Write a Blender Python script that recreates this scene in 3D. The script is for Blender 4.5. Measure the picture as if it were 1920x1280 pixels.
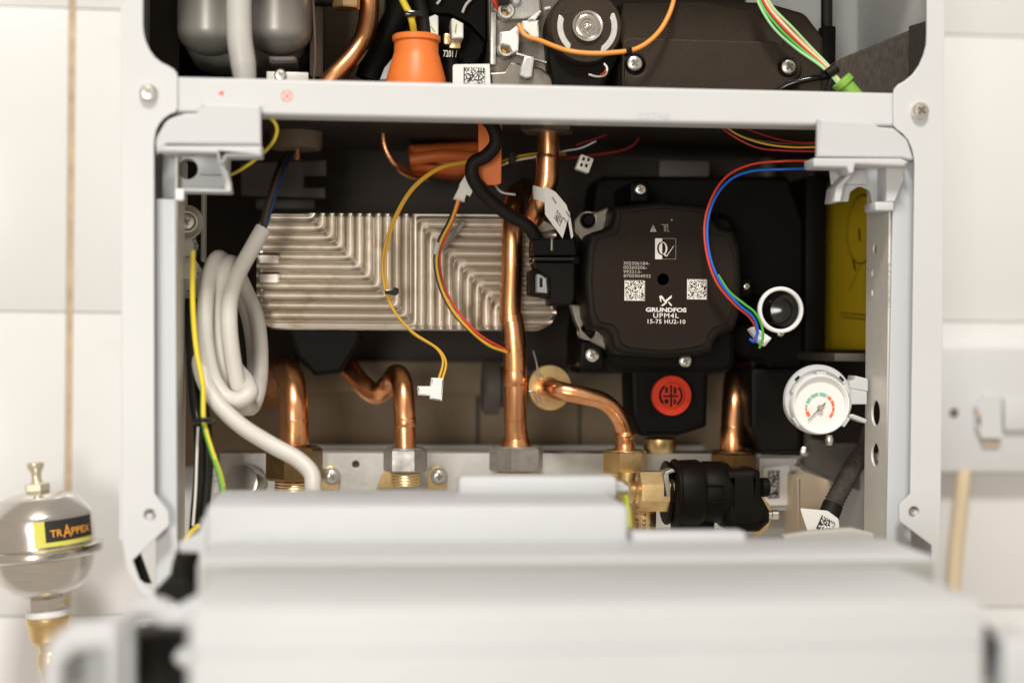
import bpy, bmesh, math, random
from mathutils import Vector, Matrix
random.seed(7)
scene = bpy.context.scene
for o in list(bpy.data.objects): bpy.data.objects.remove(o)

# ------------------------------------------------------------------ camera
YAW, ROLL, DIST, FPX = math.radians(6.0), math.radians(0.5), 0.85, 2982.0
fwd = Vector((math.sin(YAW), math.cos(YAW), 0))
r0 = Vector((math.cos(YAW), -math.sin(YAW), 0)); u0 = Vector((0, 0, 1))
rgt = r0*math.cos(ROLL) + u0*math.sin(ROLL)
upv = u0*math.cos(ROLL) - r0*math.sin(ROLL)
CAM = -fwd*DIST
cd = bpy.data.cameras.new('camera'); cam = bpy.data.objects.new('camera', cd)
scene.collection.objects.link(cam); scene.camera = cam
cam.matrix_world = Matrix(((rgt.x, upv.x, -fwd.x, CAM.x), (rgt.y, upv.y, -fwd.y, CAM.y),
                           (rgt.z, upv.z, -fwd.z, CAM.z), (0, 0, 0, 1)))
cd.sensor_width = 36.0; cd.lens = 36.0*FPX/1920.0; cd.clip_start = 0.01; cd.clip_end = 50
cd.dof.use_dof = True; cd.dof.focus_distance = 0.925
cd.dof.aperture_fstop = (cd.lens/1000)/0.021

# ------------------------------------------------------------------ light: an indoor room, soft lamps, no sun
world = bpy.data.worlds.new('World'); scene.world = world; world.use_nodes = True
bg = world.node_tree.nodes['Background']
bg.inputs[0].default_value = (1.0, 0.87, 0.71, 1); bg.inputs[1].default_value = 0.50
def area(name, loc, target, size, power, col):
    l = bpy.data.lights.new(name, 'AREA'); l.shape = 'RECTANGLE'; l.size, l.size_y = size
    l.energy = power; l.color = col
    o = bpy.data.objects.new(name, l); scene.collection.objects.link(o)
    o.location = loc
    o.rotation_euler = (Vector(target)-Vector(loc)).to_track_quat('-Z', 'Y').to_euler()
    return o
area('ceiling_lamp', (-0.25, -2.0, 2.45), (0.0, 0.1, -0.02), (0.6, 0.5), 84, (1.0, 0.965, 0.91))
area('window_light', (-0.70, -2.4, -0.02), (0.0, 0.1, -0.05), (0.46, 0.55), 21, (1.0, 0.965, 0.91))
scene.view_settings.view_transform = 'Standard'; scene.view_settings.look = 'None'
scene.view_settings.exposure = 0.0; scene.view_settings.gamma = 1.0
scene.view_settings.use_curve_mapping = False

# ------------------------------------------------------------------ pixel direction + known depth -> point
def P(px, py, y):
    d = fwd + rgt*((px-960)/FPX) - upv*((py-640)/FPX)
    return CAM + d*((y-CAM.y)/d.y)
def S(px, py, y):
    d = fwd + rgt*((px-960)/FPX) - upv*((py-640)/FPX)
    return ((y-CAM.y)/d.y)/FPX

# ------------------------------------------------------------------ materials
M = {}
def mat(name, col, rough=0.5, metal=0.0, var=0.0, vscale=60.0, bump=0.0, bscale=400.0, stretch=(1, 1, 1),
        col2=None, spec=0.5, rvar=0.0, coat=0.0, patch=None):
    m = bpy.data.materials.new(name); m.use_nodes = True
    nt = m.node_tree; b = nt.nodes['Principled BSDF']
    b.inputs['Base Color'].default_value = (*col, 1); b.inputs['Roughness'].default_value = rough
    b.inputs['Metallic'].default_value = metal; b.inputs['Specular IOR Level'].default_value = spec
    b.inputs['Coat Weight'].default_value = coat
    tc = nt.nodes.new('ShaderNodeTexCoord'); mp = nt.nodes.new('ShaderNodeMapping')
    mp.inputs['Scale'].default_value = stretch
    nt.links.new(tc.outputs['Object'], mp.inputs[0])
    if var > 0 or rvar > 0:
        n = nt.nodes.new('ShaderNodeTexNoise'); n.inputs['Scale'].default_value = vscale
        n.inputs['Detail'].default_value = 6; n.inputs['Roughness'].default_value = 0.6
        nt.links.new(mp.outputs[0], n.inputs['Vector'])
        cr = nt.nodes.new('ShaderNodeValToRGB')
        cr.color_ramp.elements[0].position = 0.3; cr.color_ramp.elements[1].position = 0.72
        c2 = col2 if col2 else tuple(c*(1-var) for c in col)
        cr.color_ramp.elements[0].color = (*c2, 1); cr.color_ramp.elements[1].color = (*col, 1)
        nt.links.new(n.outputs['Fac'], cr.inputs[0])
        if var > 0: nt.links.new(cr.outputs[0], b.inputs['Base Color'])
        if rvar > 0:
            mr = nt.nodes.new('ShaderNodeMapRange')
            mr.inputs['To Min'].default_value = min(1, rough+rvar); mr.inputs['To Max'].default_value = max(0.03, rough-rvar)
            nt.links.new(n.outputs['Fac'], mr.inputs[0]); nt.links.new(mr.outputs[0], b.inputs['Roughness'])
    if patch:                                            # (colour, scale, threshold, amount): stains, tarnish, smudges
        pc, ps, pt, pa = patch
        n3 = nt.nodes.new('ShaderNodeTexNoise'); n3.inputs['Scale'].default_value = ps
        n3.inputs['Detail'].default_value = 8; n3.inputs['Roughness'].default_value = 0.7; n3.inputs['Distortion'].default_value = 0.8
        nt.links.new(tc.outputs['Object'], n3.inputs['Vector'])
        mr3 = nt.nodes.new('ShaderNodeMapRange'); mr3.inputs['From Min'].default_value = pt; mr3.inputs['From Max'].default_value = pt+0.14
        mr3.inputs['To Max'].default_value = pa
        nt.links.new(n3.outputs['Fac'], mr3.inputs[0])
        mx = nt.nodes.new('ShaderNodeMix'); mx.data_type = 'RGBA'; mx.inputs[7].default_value = (*pc, 1)
        nt.links.new(mr3.outputs[0], mx.inputs[0])
        src = b.inputs['Base Color'].links[0].from_socket if b.inputs['Base Color'].links else None
        if src: nt.links.new(src, mx.inputs[6])
        else: mx.inputs[6].default_value = (*col, 1)
        nt.links.new(mx.outputs[2], b.inputs['Base Color'])
    if bump > 0:
        n2 = nt.nodes.new('ShaderNodeTexNoise'); n2.inputs['Scale'].default_value = bscale; n2.inputs['Detail'].default_value = 4
        nt.links.new(mp.outputs[0], n2.inputs['Vector'])
        bp = nt.nodes.new('ShaderNodeBump'); bp.inputs['Strength'].default_value = bump; bp.inputs['Distance'].default_value = 0.0006
        nt.links.new(n2.outputs['Fac'], bp.inputs['Height']); nt.links.new(bp.outputs[0], b.inputs['Normal'])
    M[name] = m
    return m
mat('white_paint', (0.625, 0.635, 0.645), 0.38, patch=((0.42, 0.38, 0.33), 55, 0.66, 0.35), var=0.06, vscale=9, bump=0.03, bscale=900)
mat('grey_paint', (0.58, 0.605, 0.63), 0.42, var=0.05, vscale=20, bump=0.03, bscale=900)
mat('white_plastic', (0.58, 0.595, 0.61), 0.45, var=0.05, vscale=30, bump=0.05, bscale=1500)
mat('housing_plastic', (0.57, 0.585, 0.60), 0.5, patch=((0.40, 0.37, 0.33), 30, 0.62, 0.3), var=0.07, vscale=9, bump=0.06, bscale=1800)
mat('bright_plastic', (0.80, 0.80, 0.79), 0.4)
mat('tile_glaze', (0.745, 0.745, 0.745), 0.22, patch=((0.60, 0.55, 0.48), 9, 0.58, 0.22), var=0.05, vscale=6)
mat('grout', (0.74, 0.745, 0.75), 0.9, var=0.3, vscale=80)
mat('brown_grout', (0.66, 0.50, 0.32), 0.9, var=0.35, vscale=60)
mat('galvanised', (0.68, 0.67, 0.63), 0.42, patch=((0.40, 0.36, 0.30), 60, 0.56, 0.5), metal=0.2, var=0.22, vscale=70, rvar=0.14, bump=0.05, bscale=300)
mat('stainless', (0.74, 0.71, 0.67), 0.2, metal=1, var=0.1, vscale=50, stretch=(1, 1, 12), rvar=0.08)
mat('plate_steel', (0.69, 0.635, 0.56), 0.38, patch=((0.34, 0.24, 0.15), 38, 0.54, 0.6), metal=0.85, var=0.22, vscale=30, rvar=0.08, col2=(0.58, 0.515, 0.435))
mat('copper', (1.0, 0.54, 0.28), 0.29, patch=((0.30, 0.11, 0.04), 70, 0.56, 0.6), metal=1, var=0.3, vscale=80, stretch=(2.0, 2.0, 0.5), rvar=0.10, col2=(0.80, 0.34, 0.14), bump=0.12, bscale=220)
mat('brass', (0.95, 0.73, 0.40), 0.36, patch=((0.35, 0.20, 0.07), 120, 0.58, 0.5), metal=1, var=0.2, vscale=90, rvar=0.1, bump=0.1, bscale=500, col2=(0.68, 0.46, 0.20))
mat('bronze', (0.36, 0.23, 0.10), 0.36, metal=1, var=0.35, vscale=90, rvar=0.12, col2=(0.20, 0.12, 0.05))
mat('nut_steel', (0.48, 0.46, 0.43), 0.42, metal=0.7, var=0.35, vscale=160, rvar=0.12, bump=0.1, bscale=500)
mat('screw_zinc', (0.88, 0.86, 0.82), 0.3, metal=1, var=0.2, vscale=300)
mat('cast_alloy', (0.74, 0.73, 0.70), 0.4, metal=0.6, var=0.25, vscale=120, bump=0.2, bscale=700)
mat('dark_alloy', (0.30, 0.27, 0.23), 0.45, metal=0.9, var=0.3, vscale=90, bump=0.15, bscale=600)
mat('black_plastic', (0.006, 0.0045, 0.0033), 0.5, spec=0.12, var=0.2, vscale=80, bump=0.22, bscale=1600)
mat('pump_black', (0.009, 0.0062, 0.0042), 0.5, spec=0.16, var=0.15, vscale=60, bump=0.25, bscale=2200)
mat('pump_face', (0.019, 0.0125, 0.008), 0.55, patch=((0.045, 0.035, 0.026), 300, 0.62, 0.6), spec=0.12, var=0.12, vscale=60, bump=0.12, bscale=2600)
mat('fan_black', (0.040, 0.028, 0.018), 0.5, patch=((0.07, 0.055, 0.042), 90, 0.60, 0.6), spec=0.18, var=0.2, vscale=60, bump=0.55, bscale=900)
mat('gloss_black', (0.012, 0.011, 0.010), 0.16)
mat('rubber', (0.010, 0.008, 0.0065), 0.6, spec=0.22, bump=0.1, bscale=500)
mat('foam', (0.030, 0.025, 0.020), 0.95, var=0.6, vscale=500, bump=1.0, bscale=900, stretch=(1, 1, 0.35), col2=(0.075, 0.062, 0.05))
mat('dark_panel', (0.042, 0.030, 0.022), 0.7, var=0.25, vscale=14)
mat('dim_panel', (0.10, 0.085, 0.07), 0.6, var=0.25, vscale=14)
mat('shaded_back_brown', (0.30, 0.225, 0.15), 0.75, var=0.5, vscale=14)  # back wall lying in shadow, its shade put into the colour
mat('tank_grey', (0.34, 0.33, 0.30), 0.36, metal=0.35, var=0.12, vscale=25)
mat('hose_grey', (0.50, 0.49, 0.46), 0.4)
mat('panel_grey', (0.66, 0.67, 0.66), 0.5, var=0.06, vscale=20)
mat('orange_rubber', (0.85, 0.20, 0.035), 0.42, var=0.08, vscale=60)
mat('shaded_orange', (0.58, 0.12, 0.018), 0.5)  # darker orange, with the shade under the cross bar put into the colour
mat('orange_wire', (0.85, 0.33, 0.06), 0.4)
mat('yellow_wire', (0.72, 0.42, 0.04), 0.42)
mat('lemon_wire', (0.83, 0.62, 0.05), 0.4)
mat('red_wire', (0.66, 0.05, 0.02), 0.4)
mat('dark_red_wire', (0.34, 0.02, 0.018), 0.4)
mat('blue_wire', (0.01, 0.13, 0.62), 0.4)
mat('navy_wire', (0.012, 0.05, 0.14), 0.45)
mat('green_wire', (0.10, 0.45, 0.06), 0.4)
mat('mint_wire', (0.36, 0.66, 0.36), 0.4)
mat('nickel', (0.80, 0.73, 0.58), 0.35, metal=0.9)
mat('white_wire', (0.78, 0.76, 0.72), 0.4)
mat('black_wire', (0.015, 0.013, 0.012), 0.4)
mat('brown_wire', (0.10, 0.055, 0.03), 0.45)
mat('grey_cable', (0.64, 0.615, 0.57), 0.45, patch=((0.42, 0.38, 0.32), 60, 0.60, 0.4), bump=0.04, bscale=300)
mat('label_lime', (0.74, 0.70, 0.12), 0.4)
mat('white_cable', (0.72, 0.69, 0.64), 0.42)
mat('cream_cable', (0.70, 0.58, 0.40), 0.5)
mat('red_cap', (0.66, 0.045, 0.015), 0.6, spec=0.2, var=0.1, vscale=80)
mat('green_rubber', (0.22, 0.44, 0.06), 0.45)
mat('lime_plastic', (0.66, 0.70, 0.06), 0.4)
mat('yellow_sticker', (1.0, 0.68, 0.02), 0.5)
mat('label_white', (0.80, 0.79, 0.76), 0.5)
mat('ink', (0.025, 0.022, 0.02), 0.6)
mat('print_white', (0.74, 0.71, 0.65), 0.5)
mat('print_grey', (0.36, 0.33, 0.29), 0.5)
mat('print_red', (0.80, 0.14, 0.05), 0.5)
mat('dial_green', (0.22, 0.50, 0.36), 0.5)
mat('dial_red', (0.82, 0.15, 0.06), 0.5)
mat('dial_white', (0.82, 0.81, 0.78), 0.5)
mat('needle', (0.05, 0.05, 0.06), 0.4)
mat('emboss', (0.74, 0.73, 0.70), 0.5)
mat('print_orange', (0.85, 0.36, 0.05), 0.5)
mat('fuse_tan', (0.50, 0.41, 0.33), 0.4)
mat('slot_dark', (0.02, 0.017, 0.014), 0.7, spec=0.1)
mat('web_zinc', (0.78, 0.755, 0.70), 0.4, patch=((0.46, 0.42, 0.36), 50, 0.58, 0.4), metal=0.1, var=0.12, vscale=50, rvar=0.1)
mat('cream_plastic', (0.72, 0.58, 0.42), 0.5, var=0.1, vscale=20)
mat('groove_grey', (0.36, 0.36, 0.34), 0.6)
mat('ceramic', (0.80, 0.79, 0.74), 0.35)
mat('gauge_grey', (0.56, 0.57, 0.565), 0.42)
# clear lens of the gauge
g = bpy.data.materials.new('clear_lens'); g.use_nodes = True
gb = g.node_tree.nodes['Principled BSDF']; gb.inputs['Transmission Weight'].default_value = 1
gb.inputs['Roughness'].default_value = 0.03; gb.inputs['IOR'].default_value = 1.05; M['clear_lens'] = g
# green/yellow striped earth wire
def striped(name, c1, c2):
    m = bpy.data.materials.new(name); m.use_nodes = True; nt = m.node_tree; b = nt.nodes['Principled BSDF']
    uv = nt.nodes.new('ShaderNodeUVMap'); sp = nt.nodes.new('ShaderNodeSeparateXYZ')
    nt.links.new(uv.outputs[0], sp.inputs[0])
    lt = nt.nodes.new('ShaderNodeMath'); lt.operation = 'GREATER_THAN'; lt.inputs[1].default_value = 0.66
    nt.links.new(sp.outputs[0], lt.inputs[0])
    mx = nt.nodes.new('ShaderNodeMix'); mx.data_type = 'RGBA'
    mx.inputs[6].default_value = (*c1, 1); mx.inputs[7].default_value = (*c2, 1)
    nt.links.new(lt.outputs[0], mx.inputs[0]); nt.links.new(mx.outputs[2], b.inputs['Base Color'])
    b.inputs['Roughness'].default_value = 0.4; M[name] = m
striped('earth_wire', (0.83, 0.66, 0.04), (0.16, 0.42, 0.05))

# ------------------------------------------------------------------ geometry generators: (verts, faces[, uvs])
def cat(*gs):
    V, F = [], []
    for g_ in gs:
        o = len(V); V += list(g_[0]); F += [tuple(i+o for i in f) for f in g_[1]]
    return V, F
def spline(pts, rad, n=8):
    pts = [Vector(p) for p in pts]
    rad = list(rad) if isinstance(rad, (list, tuple)) else [rad]*len(pts)
    q = [pts[0]*2-pts[1]] + pts + [pts[-1]*2-pts[-2]]
    out, ro = [], []
    for i in range(1, len(q)-2):
        p0, p1, p2, p3 = q[i-1:i+3]
        def tj(a, b): return max((b-a).length, 1e-6)**0.5
        t0 = 0; t1 = t0+tj(p0, p1); t2 = t1+tj(p1, p2); t3 = t2+tj(p2, p3)
        for k in range(n):
            t = t1+(t2-t1)*k/n
            a1 = p0*((t1-t)/(t1-t0))+p1*((t-t0)/(t1-t0)); a2 = p1*((t2-t)/(t2-t1))+p2*((t-t1)/(t2-t1))
            a3 = p2*((t3-t)/(t3-t2))+p3*((t-t2)/(t3-t2))
            b1 = a1*((t2-t)/(t2-t0))+a2*((t-t0)/(t2-t0)); b2 = a2*((t3-t)/(t3-t1))+a3*((t-t1)/(t3-t1))
            out.append(b1*((t2-t)/(t2-t1))+b2*((t-t1)/(t2-t1)))
            f = k/n; ro.append(rad[i-1]*(1-f)+rad[i]*f)
    out.append(pts[-1]); ro.append(rad[-1])
    return out, ro
def tube(pts, rad, seg=12, n=8, smooth=True, flat=1.0):
    if smooth and len(pts) > 2: pts, rr = spline(pts, rad, n)
    else:
        pts = [Vector(p) for p in pts]; rr = list(rad) if isinstance(rad, (list, tuple)) else [rad]*len(pts)
    V, F = [], []
    nrm = None
    for i, p in enumerate(pts):
        t = (pts[min(i+1, len(pts)-1)]-pts[max(i-1, 0)])
        t = t.normalized() if t.length > 1e-9 else Vector((0, 0, 1))
        if nrm is None:
            nrm = t.cross(Vector((0, 1, 0)))
            if nrm.length < 1e-3: nrm = t.cross(Vector((1, 0, 0)))
        nrm = (nrm - t*nrm.dot(t)).normalized(); bn = t.cross(nrm)
        for k in range(seg):
            a = 2*math.pi*k/seg
            V.append(p + nrm*(rr[i]*math.cos(a)) + bn*(rr[i]*flat*math.sin(a)))
    L = len(pts)
    for i in range(L-1):
        for k in range(seg):
            k2 = (k+1) % seg
            F.append((i*seg+k, i*seg+k2, (i+1)*seg+k2, (i+1)*seg+k))
    F.append(tuple(range(seg))[::-1]); F.append(tuple((L-1)*seg+k for k in range(seg)))
    return V, F
def basis(axis):
    a = Vector(axis).normalized()
    x = a.cross(Vector((0, 0, 1)))
    if x.length < 1e-3: x = Vector((1, 0, 0))
    x.normalize(); return a, x, a.cross(x)
def lathe(o, axis, prof, seg=32, rot=0.0, cap=True):
    a, x, y = basis(axis); o = Vector(o); V, F = [], []
    for r, h in prof:
        for k in range(seg):
            t = 2*math.pi*k/seg+rot
            V.append(o+a*h+x*(r*math.cos(t))+y*(r*math.sin(t)))
    for i in range(len(prof)-1):
        for k in range(seg):
            k2 = (k+1) % seg
            F.append((i*seg+k, i*seg+k2, (i+1)*seg+k2, (i+1)*seg+k))
    if cap:
        F.append(tuple(range(seg))[::-1]); F.append(tuple((len(prof)-1)*seg+k for k in range(seg)))
    return V, F
def ring(o, axis, ri, ro, h, seg=40, bev=0.0005):
    return lathe(o, axis, [(ri, 0), (ri, h-bev), (ri+bev, h), (ro-bev, h), (ro, h-bev), (ro, 0), (ri, 0)], seg, cap=False)
def box(x0, x1, y0, y1, z0, z1, bev=0.0):
    bm = bmesh.new()
    bmesh.ops.create_cube(bm, size=1)
    for v in bm.verts:
        v.co = Vector(((x0+x1)/2+v.co.x*(x1-x0), (y0+y1)/2+v.co.y*(y1-y0), (z0+z1)/2+v.co.z*(z1-z0)))
    if bev > 0: bmesh.ops.bevel(bm, geom=list(bm.edges), offset=bev, segments=2, affect='EDGES', profile=0.5)
    bm.verts.index_update()
    r = [v.co.copy() for v in bm.verts], [tuple(v.index for v in f.verts) for f in bm.faces]
    bm.free(); return r
def bpx(px0, py0, px1, py1, y0, y1, bev=0.0004):
    a = P(px0, py0, y0); b = P(px1, py1, y0)
    return box(min(a.x, b.x), max(a.x, b.x), y0, y1, min(a.z, b.z), max(a.z, b.z), bev)
def turn(geo, o, ang, axis='Y'):
    m = Matrix.Rotation(ang, 3, axis); o = Vector(o)
    return [o+m@(Vector(v)-o) for v in geo[0]], geo[1]
def rnd(pts, r=0.0, n=5):
    out = []; N = len(pts)
    for i, p in enumerate(pts):
        rr = p[2] if len(p) > 2 else r
        c = Vector(p[:2]); a = Vector(pts[i-1][:2])-c; b = Vector(pts[(i+1) % N][:2])-c
        if rr <= 0: out.append(c); continue
        ang = a.angle(b); d = min(rr/max(math.tan(ang/2), 1e-3), a.length*0.49, b.length*0.49)
        s = c+a.normalized()*d; e = c+b.normalized()*d
        for k in range(n+1):
            t = k/n; out.append(s*(1-t)**2+c*(2*t*(1-t))+e*t*t)
    return [tuple(p) for p in out]
def circ(cx, cy, r, n=24, ry=None):
    return [(cx+r*math.cos(2*math.pi*k/n), cy+(ry or r)*math.sin(2*math.pi*k/n)) for k in range(n)]
def curve_mesh(cu):
    o = bpy.data.objects.new('tmp', cu); me = bpy.data.meshes.new_from_object(o)
    V = [v.co.copy() for v in me.vertices]; F = [tuple(p.vertices) for p in me.polygons]
    bpy.data.meshes.remove(me); bpy.data.objects.remove(o); bpy.data.curves.remove(cu)
    return V, F
def flat2d(loops, depth, bev, res=1):
    cu = bpy.data.curves.new('tmp', 'CURVE'); cu.dimensions = '2D'; cu.fill_mode = 'BOTH'
    bev = min(bev, depth*0.45)
    cu.extrude = max(depth/2-bev, 0); cu.bevel_depth = bev; cu.offset = -bev; cu.bevel_resolution = res
    for lp in loops:
        sp = cu.splines.new('POLY'); sp.points.add(len(lp)-1); sp.use_cyclic_u = True
        for i, q in enumerate(lp): sp.points[i].co = (q[0], q[1], 0, 1)
    return curve_mesh(cu)
def plate(outline, y0, y1, bev=0.0004, holes=(), res=1):
    """outline in photo pixels on the plane y0; extruded straight back to y1"""
    loops = []
    for lp in [outline]+list(holes):
        loops.append([(P(a[0], a[1], y0).x, P(a[0], a[1], y0).z) for a in lp])
    V, F = flat2d(loops, y1-y0, bev, res)
    ym = (y0+y1)/2
    return [Vector((v.x, ym-v.z, v.y)) for v in V], F
def planar(loops, o, xd, yd, depth, bev=0.0):
    V, F = flat2d(loops, depth, bev)
    xd = Vector(xd).normalized(); yd = Vector(yd).normalized(); n = xd.cross(yd)
    return [Vector(o)+xd*v.x+yd*v.y+n*v.z for v in V], F
def text(s, o, xd, yd, width=None, height=None, bold=0.0, depth=0.00012, align='LEFT', space=1.0):
    cu = bpy.data.curves.new('tmp', 'FONT'); cu.body = s; cu.size = 1; cu.offset = bold; cu.space_character = space
    cu.resolution_u = 3
    V, F = curve_mesh(cu)
    x0 = min(v.x for v in V); x1 = max(v.x for v in V); y0 = min(v.y for v in V); y1 = max(v.y for v in V)
    sx = width/(x1-x0) if width else height/(y1-y0); sy = height/(y1-y0) if height else sx
    xd = Vector(xd).normalized(); yd = Vector(yd).normalized(); n = xd.cross(yd)
    return [Vector(o)+xd*((v.x-x0)*sx)+yd*((v.y-y0)*sy)+n*depth for v in V], F
def tpx(s, px0, py0, px1, py1, y, bold=0.0, space=1.0):
    a = P(px0, py1, y); b = P(px1, py0, y)
    return text(s, a, (1, 0, 0), (0, 0, 1), b.x-a.x, b.z-a.z, bold, 0.0001, space=space)
def matrix_code(o, xd, yd, w, h, nx, ny, fill=0.5, seed=1, lift=0.0001):
    rg = random.Random(seed); V, F = [], []
    xd = Vector(xd).normalized(); yd = Vector(yd).normalized(); n = xd.cross(yd)
    for i in range(nx):
        for j in range(ny):
            on = rg.random() < fill
            if i == 0 or j == 0: on = True
            elif j == ny-1: on = i % 2 == 0
            elif i == nx-1: on = j % 2 == 0
            if not on: continue
            k = len(V)
            for a, b in ((0, 0), (1, 0), (1, 1), (0, 1)):
                V.append(Vector(o)+xd*((i+a)*w/nx)+yd*((j+b)*h/ny)+n*lift)
            F.append((k, k+1, k+2, k+3))
    return V, F

# ------------------------------------------------------------------ objects
def obj(name, geo, m, parent=None, sharp=35, seg=None):
    V, F = geo[0], geo[1]
    xs = [v[0] for v in V]; ys = [v[1] for v in V]; zs = [v[2] for v in V]
    base = Vector(((min(xs)+max(xs))/2, (min(ys)+max(ys))/2, min(zs)))
    me = bpy.data.meshes.new(name)
    me.from_pydata([Vector(v)-base for v in V], [], F); me.update()
    me.materials.append(M[m])
    me.shade_smooth(); me.set_sharp_from_angle(angle=math.radians(sharp))
    if seg:                                              # u runs round the tube
        uv = me.uv_layers.new(name='UVMap')
        for p in me.polygons:
            for li in p.loop_indices:
                k_ = p.index % seg; i_ = p.index//seg
                uv.data[li].uv = (((k_+0.5)/seg+i_*0.009) % 1.0, 0)
    o = bpy.data.objects.new(name, me); scene.collection.objects.link(o)
    w = Vector((0, 0, 0))
    q = parent
    while q: w += q.location; q = q.parent
    o.location = base-w
    if parent: o.parent = parent
    return o
def tag(o, label, cat_, group=None):
    o['label'] = label; o['category'] = cat_
    if group: o['group'] = group
    return o
def thing(name, label, cat_, loc, group=None):
    o = bpy.data.objects.new(name, None); o.empty_display_size = 0.01
    scene.collection.objects.link(o); o.location = loc
    return tag(o, label, cat_, group)
def struct(o): o['kind'] = 'structure'; return o
def wire(name, pts, wpx, m, label, cat_='wire', group=None, seg=8, parent=None, n=8):
    """pts = (px, py, y); wpx = width in photo pixels at the first point"""
    r = wpx*0.5*S(*pts[0])
    jr = random.Random(len(label or name)*7+int(pts[0][0]))
    if wpx < 9: pts = [pts[0]]+[(p[0]+jr.uniform(-1.1, 1.1), p[1]+jr.uniform(-1.1, 1.1), p[2]) for p in pts[1:-1]]+[pts[-1]]
    o = obj(name, tube([P(*p) for p in pts], r, seg, n), m, parent, 80, seg if m == 'earth_wire' else None)
    if label: tag(o, label, cat_, group)
    return o
def screw(px, py, y, rpx, label=None, parent=None, name='screw', m='screw_zinc', proud=0.003, group=None, ang=0.4):
    """pan-head cross screw facing the room"""
    r = rpx*S(px, py, y); c = P(px, py, y)
    h = proud
    g1 = lathe(c, (0, -1, 0), [(r*0.96, 0), (r, h*0.35), (r*0.93, h*0.7), (r*0.72, h*0.93), (r*0.4, h)], 24)
    o = obj(name, g1, m, parent, 30)
    t = P(px, py, y)+Vector((0, -h-0.00012, 0))
    bars = []
    for a in (ang, ang+math.pi/2):
        d = Vector((math.cos(a), 0, math.sin(a))); e = Vector((-math.sin(a), 0, math.cos(a)))
        l, w = r*0.52, r*0.13
        bars.append(([t+d*l+e*w, t-d*l+e*w, t-d*l-e*w, t+d*l-e*w], [(0, 1, 2, 3)]))
    bars[1] = ([v+Vector((0, -0.00008, 0)) for v in bars[1][0]], bars[1][1])
    if parent is None or parent.parent is None:
        obj('cross_slot', cat(*bars), 'dark_alloy', o)
    if label: tag(o, label, 'screw', group)
    return o

# ================================================================== THE SETTING: tiled wall
YW = 0.27
wall = struct(obj('wall', box(-0.75, 0.75, YW+0.004, YW+0.03, -0.75, 0.6), 'grout'))
seam = P(130, 640, YW).x; th = 0.208
zj = [P(200, 18, YW).z+th, P(200, 18, YW).z, P(200, 18, YW).z-th, P(200, 18, YW).z-2*th, P(200, 18, YW).z-3*th]
tw = 0.26
gap = 0.00035
xs_ = [seam-2*tw, seam-tw, seam, seam+tw, seam+2*tw, seam+3*tw, seam+4*tw]
for i in range(len(xs_)-1):
    for j in range(len(zj)-1):
        gl = 0.0022 if abs(xs_[i]-seam) < 1e-6 else gap
        gr = 0.0022 if abs(xs_[i+1]-seam) < 1e-6 else gap
        obj('tile', box(xs_[i]+gl, xs_[i+1]-gr, YW+random.uniform(0, 0.0004), YW+0.0045, zj[j+1]+gap, zj[j]-gap, 0.0005), 'tile_glaze', wall)
obj('grout_line', box(seam-0.0019, seam+0.0019, YW+0.0012, YW+0.0042, zj[-1], zj[0]), 'brown_grout', wall)

# ================================================================== BOILER CASING
XL, XR = P(226, 640, 0).x, P(1768, 640, 0).x
ZT = P(960, -230, 0).z; ZB = P(960, 1130, 0).z
cas = thing('boiler_casing', 'open white sheet metal boiler casing with a cross bar over the lower bay', 'boiler', Vector((0, 0.12, ZB)))
lf = [(226, -120), (268, -120), (268, 44), (269, 60), (273, 77), (280, 93), (290, 107), (302, 117), (316, 124), (326, 130), (332, 138), (333, 148), (333, 204), (328, 211), (318, 215), (308, 222), (299, 232), (293, 244), (290, 258), (289, 272),
      (290, 925, 8), (316, 958, 14), (318, 984, 14), (249, 1050, 3), (262, 1086, 10), (312, 1128), (300, 1140), (262, 1110, 20), (238, 1070, 20), (228, 1010, 20)]
obj('front_flange', plate(rnd(lf), 0, 0.002, 0.0005, [circ(281, 965, 11, 20)]), 'white_paint', cas)
rf = [(1738, -120), (1770, -120), (1768, 640), (1762, 1130), (1747, 1130), (1747, 1022, 3), (1686, 976, 10), (1686, 946, 10), (1707, 926, 6),
      (1715, 310), (1714, 296), (1710, 279), (1703, 263), (1693, 251), (1682, 243), (1676, 236), (1675, 178), (1677, 167), (1684, 159), (1698, 151), (1712, 139), (1724, 122), (1732, 103), (1737, 84), (1738, 64)]
obj('front_flange', plate(rnd(rf), 0, 0.002, 0.0005, [circ(1714, 959, 10, 20)]), 'white_paint', cas)
for px, py in ((281, 965), (1714, 959)):
    obj('dowel_pin', lathe(P(px+1, py+2, 0.006), (0, -1, 0), [(0.0026, 0), (0.0026, 0.003), (0.0018, 0.0042), (0.0004, 0.0045)], 18), 'white_plastic', cas)
# cross bar, its ends tucked behind the flanges
a = P(322, 143, 0.0025); b = P(1688, 174, 0.0025)
pl = rnd([(322, 143), (1688, 174), (1688, 239), (322, 212)])
bar = obj('cross_bar', plate(pl, 0.0025, 0.022, 0.0022, res=3), 'white_paint', cas)
obj('arrow_mark', plate([(408, 175), (419, 170), (419, 180)], 0.00235, 0.00245, 0), 'print_red', bar)
cm = [plate(circ(538, 180, 11, 24), 0.00238, 0.00247, 0, [circ(538, 180, 9.6, 24)])]
for s in (-1, 1):
    d = 6.5
    cm.append(plate([(538-d, 180-s*d-1), (538-d, 180-s*d+1.2), (538+d, 180+s*d+1), (538+d, 180+s*d-1.2)], 0.00232+0.00005*s, 0.00241+0.00005*s, 0))
obj('crossed_circle_mark', cat(*cm), 'print_red', bar)
obj('rubbed_lettering', tpx('03746', 1196, 212, 1256, 223, 0.0024, 0.0), 'grey_paint', bar)
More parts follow.
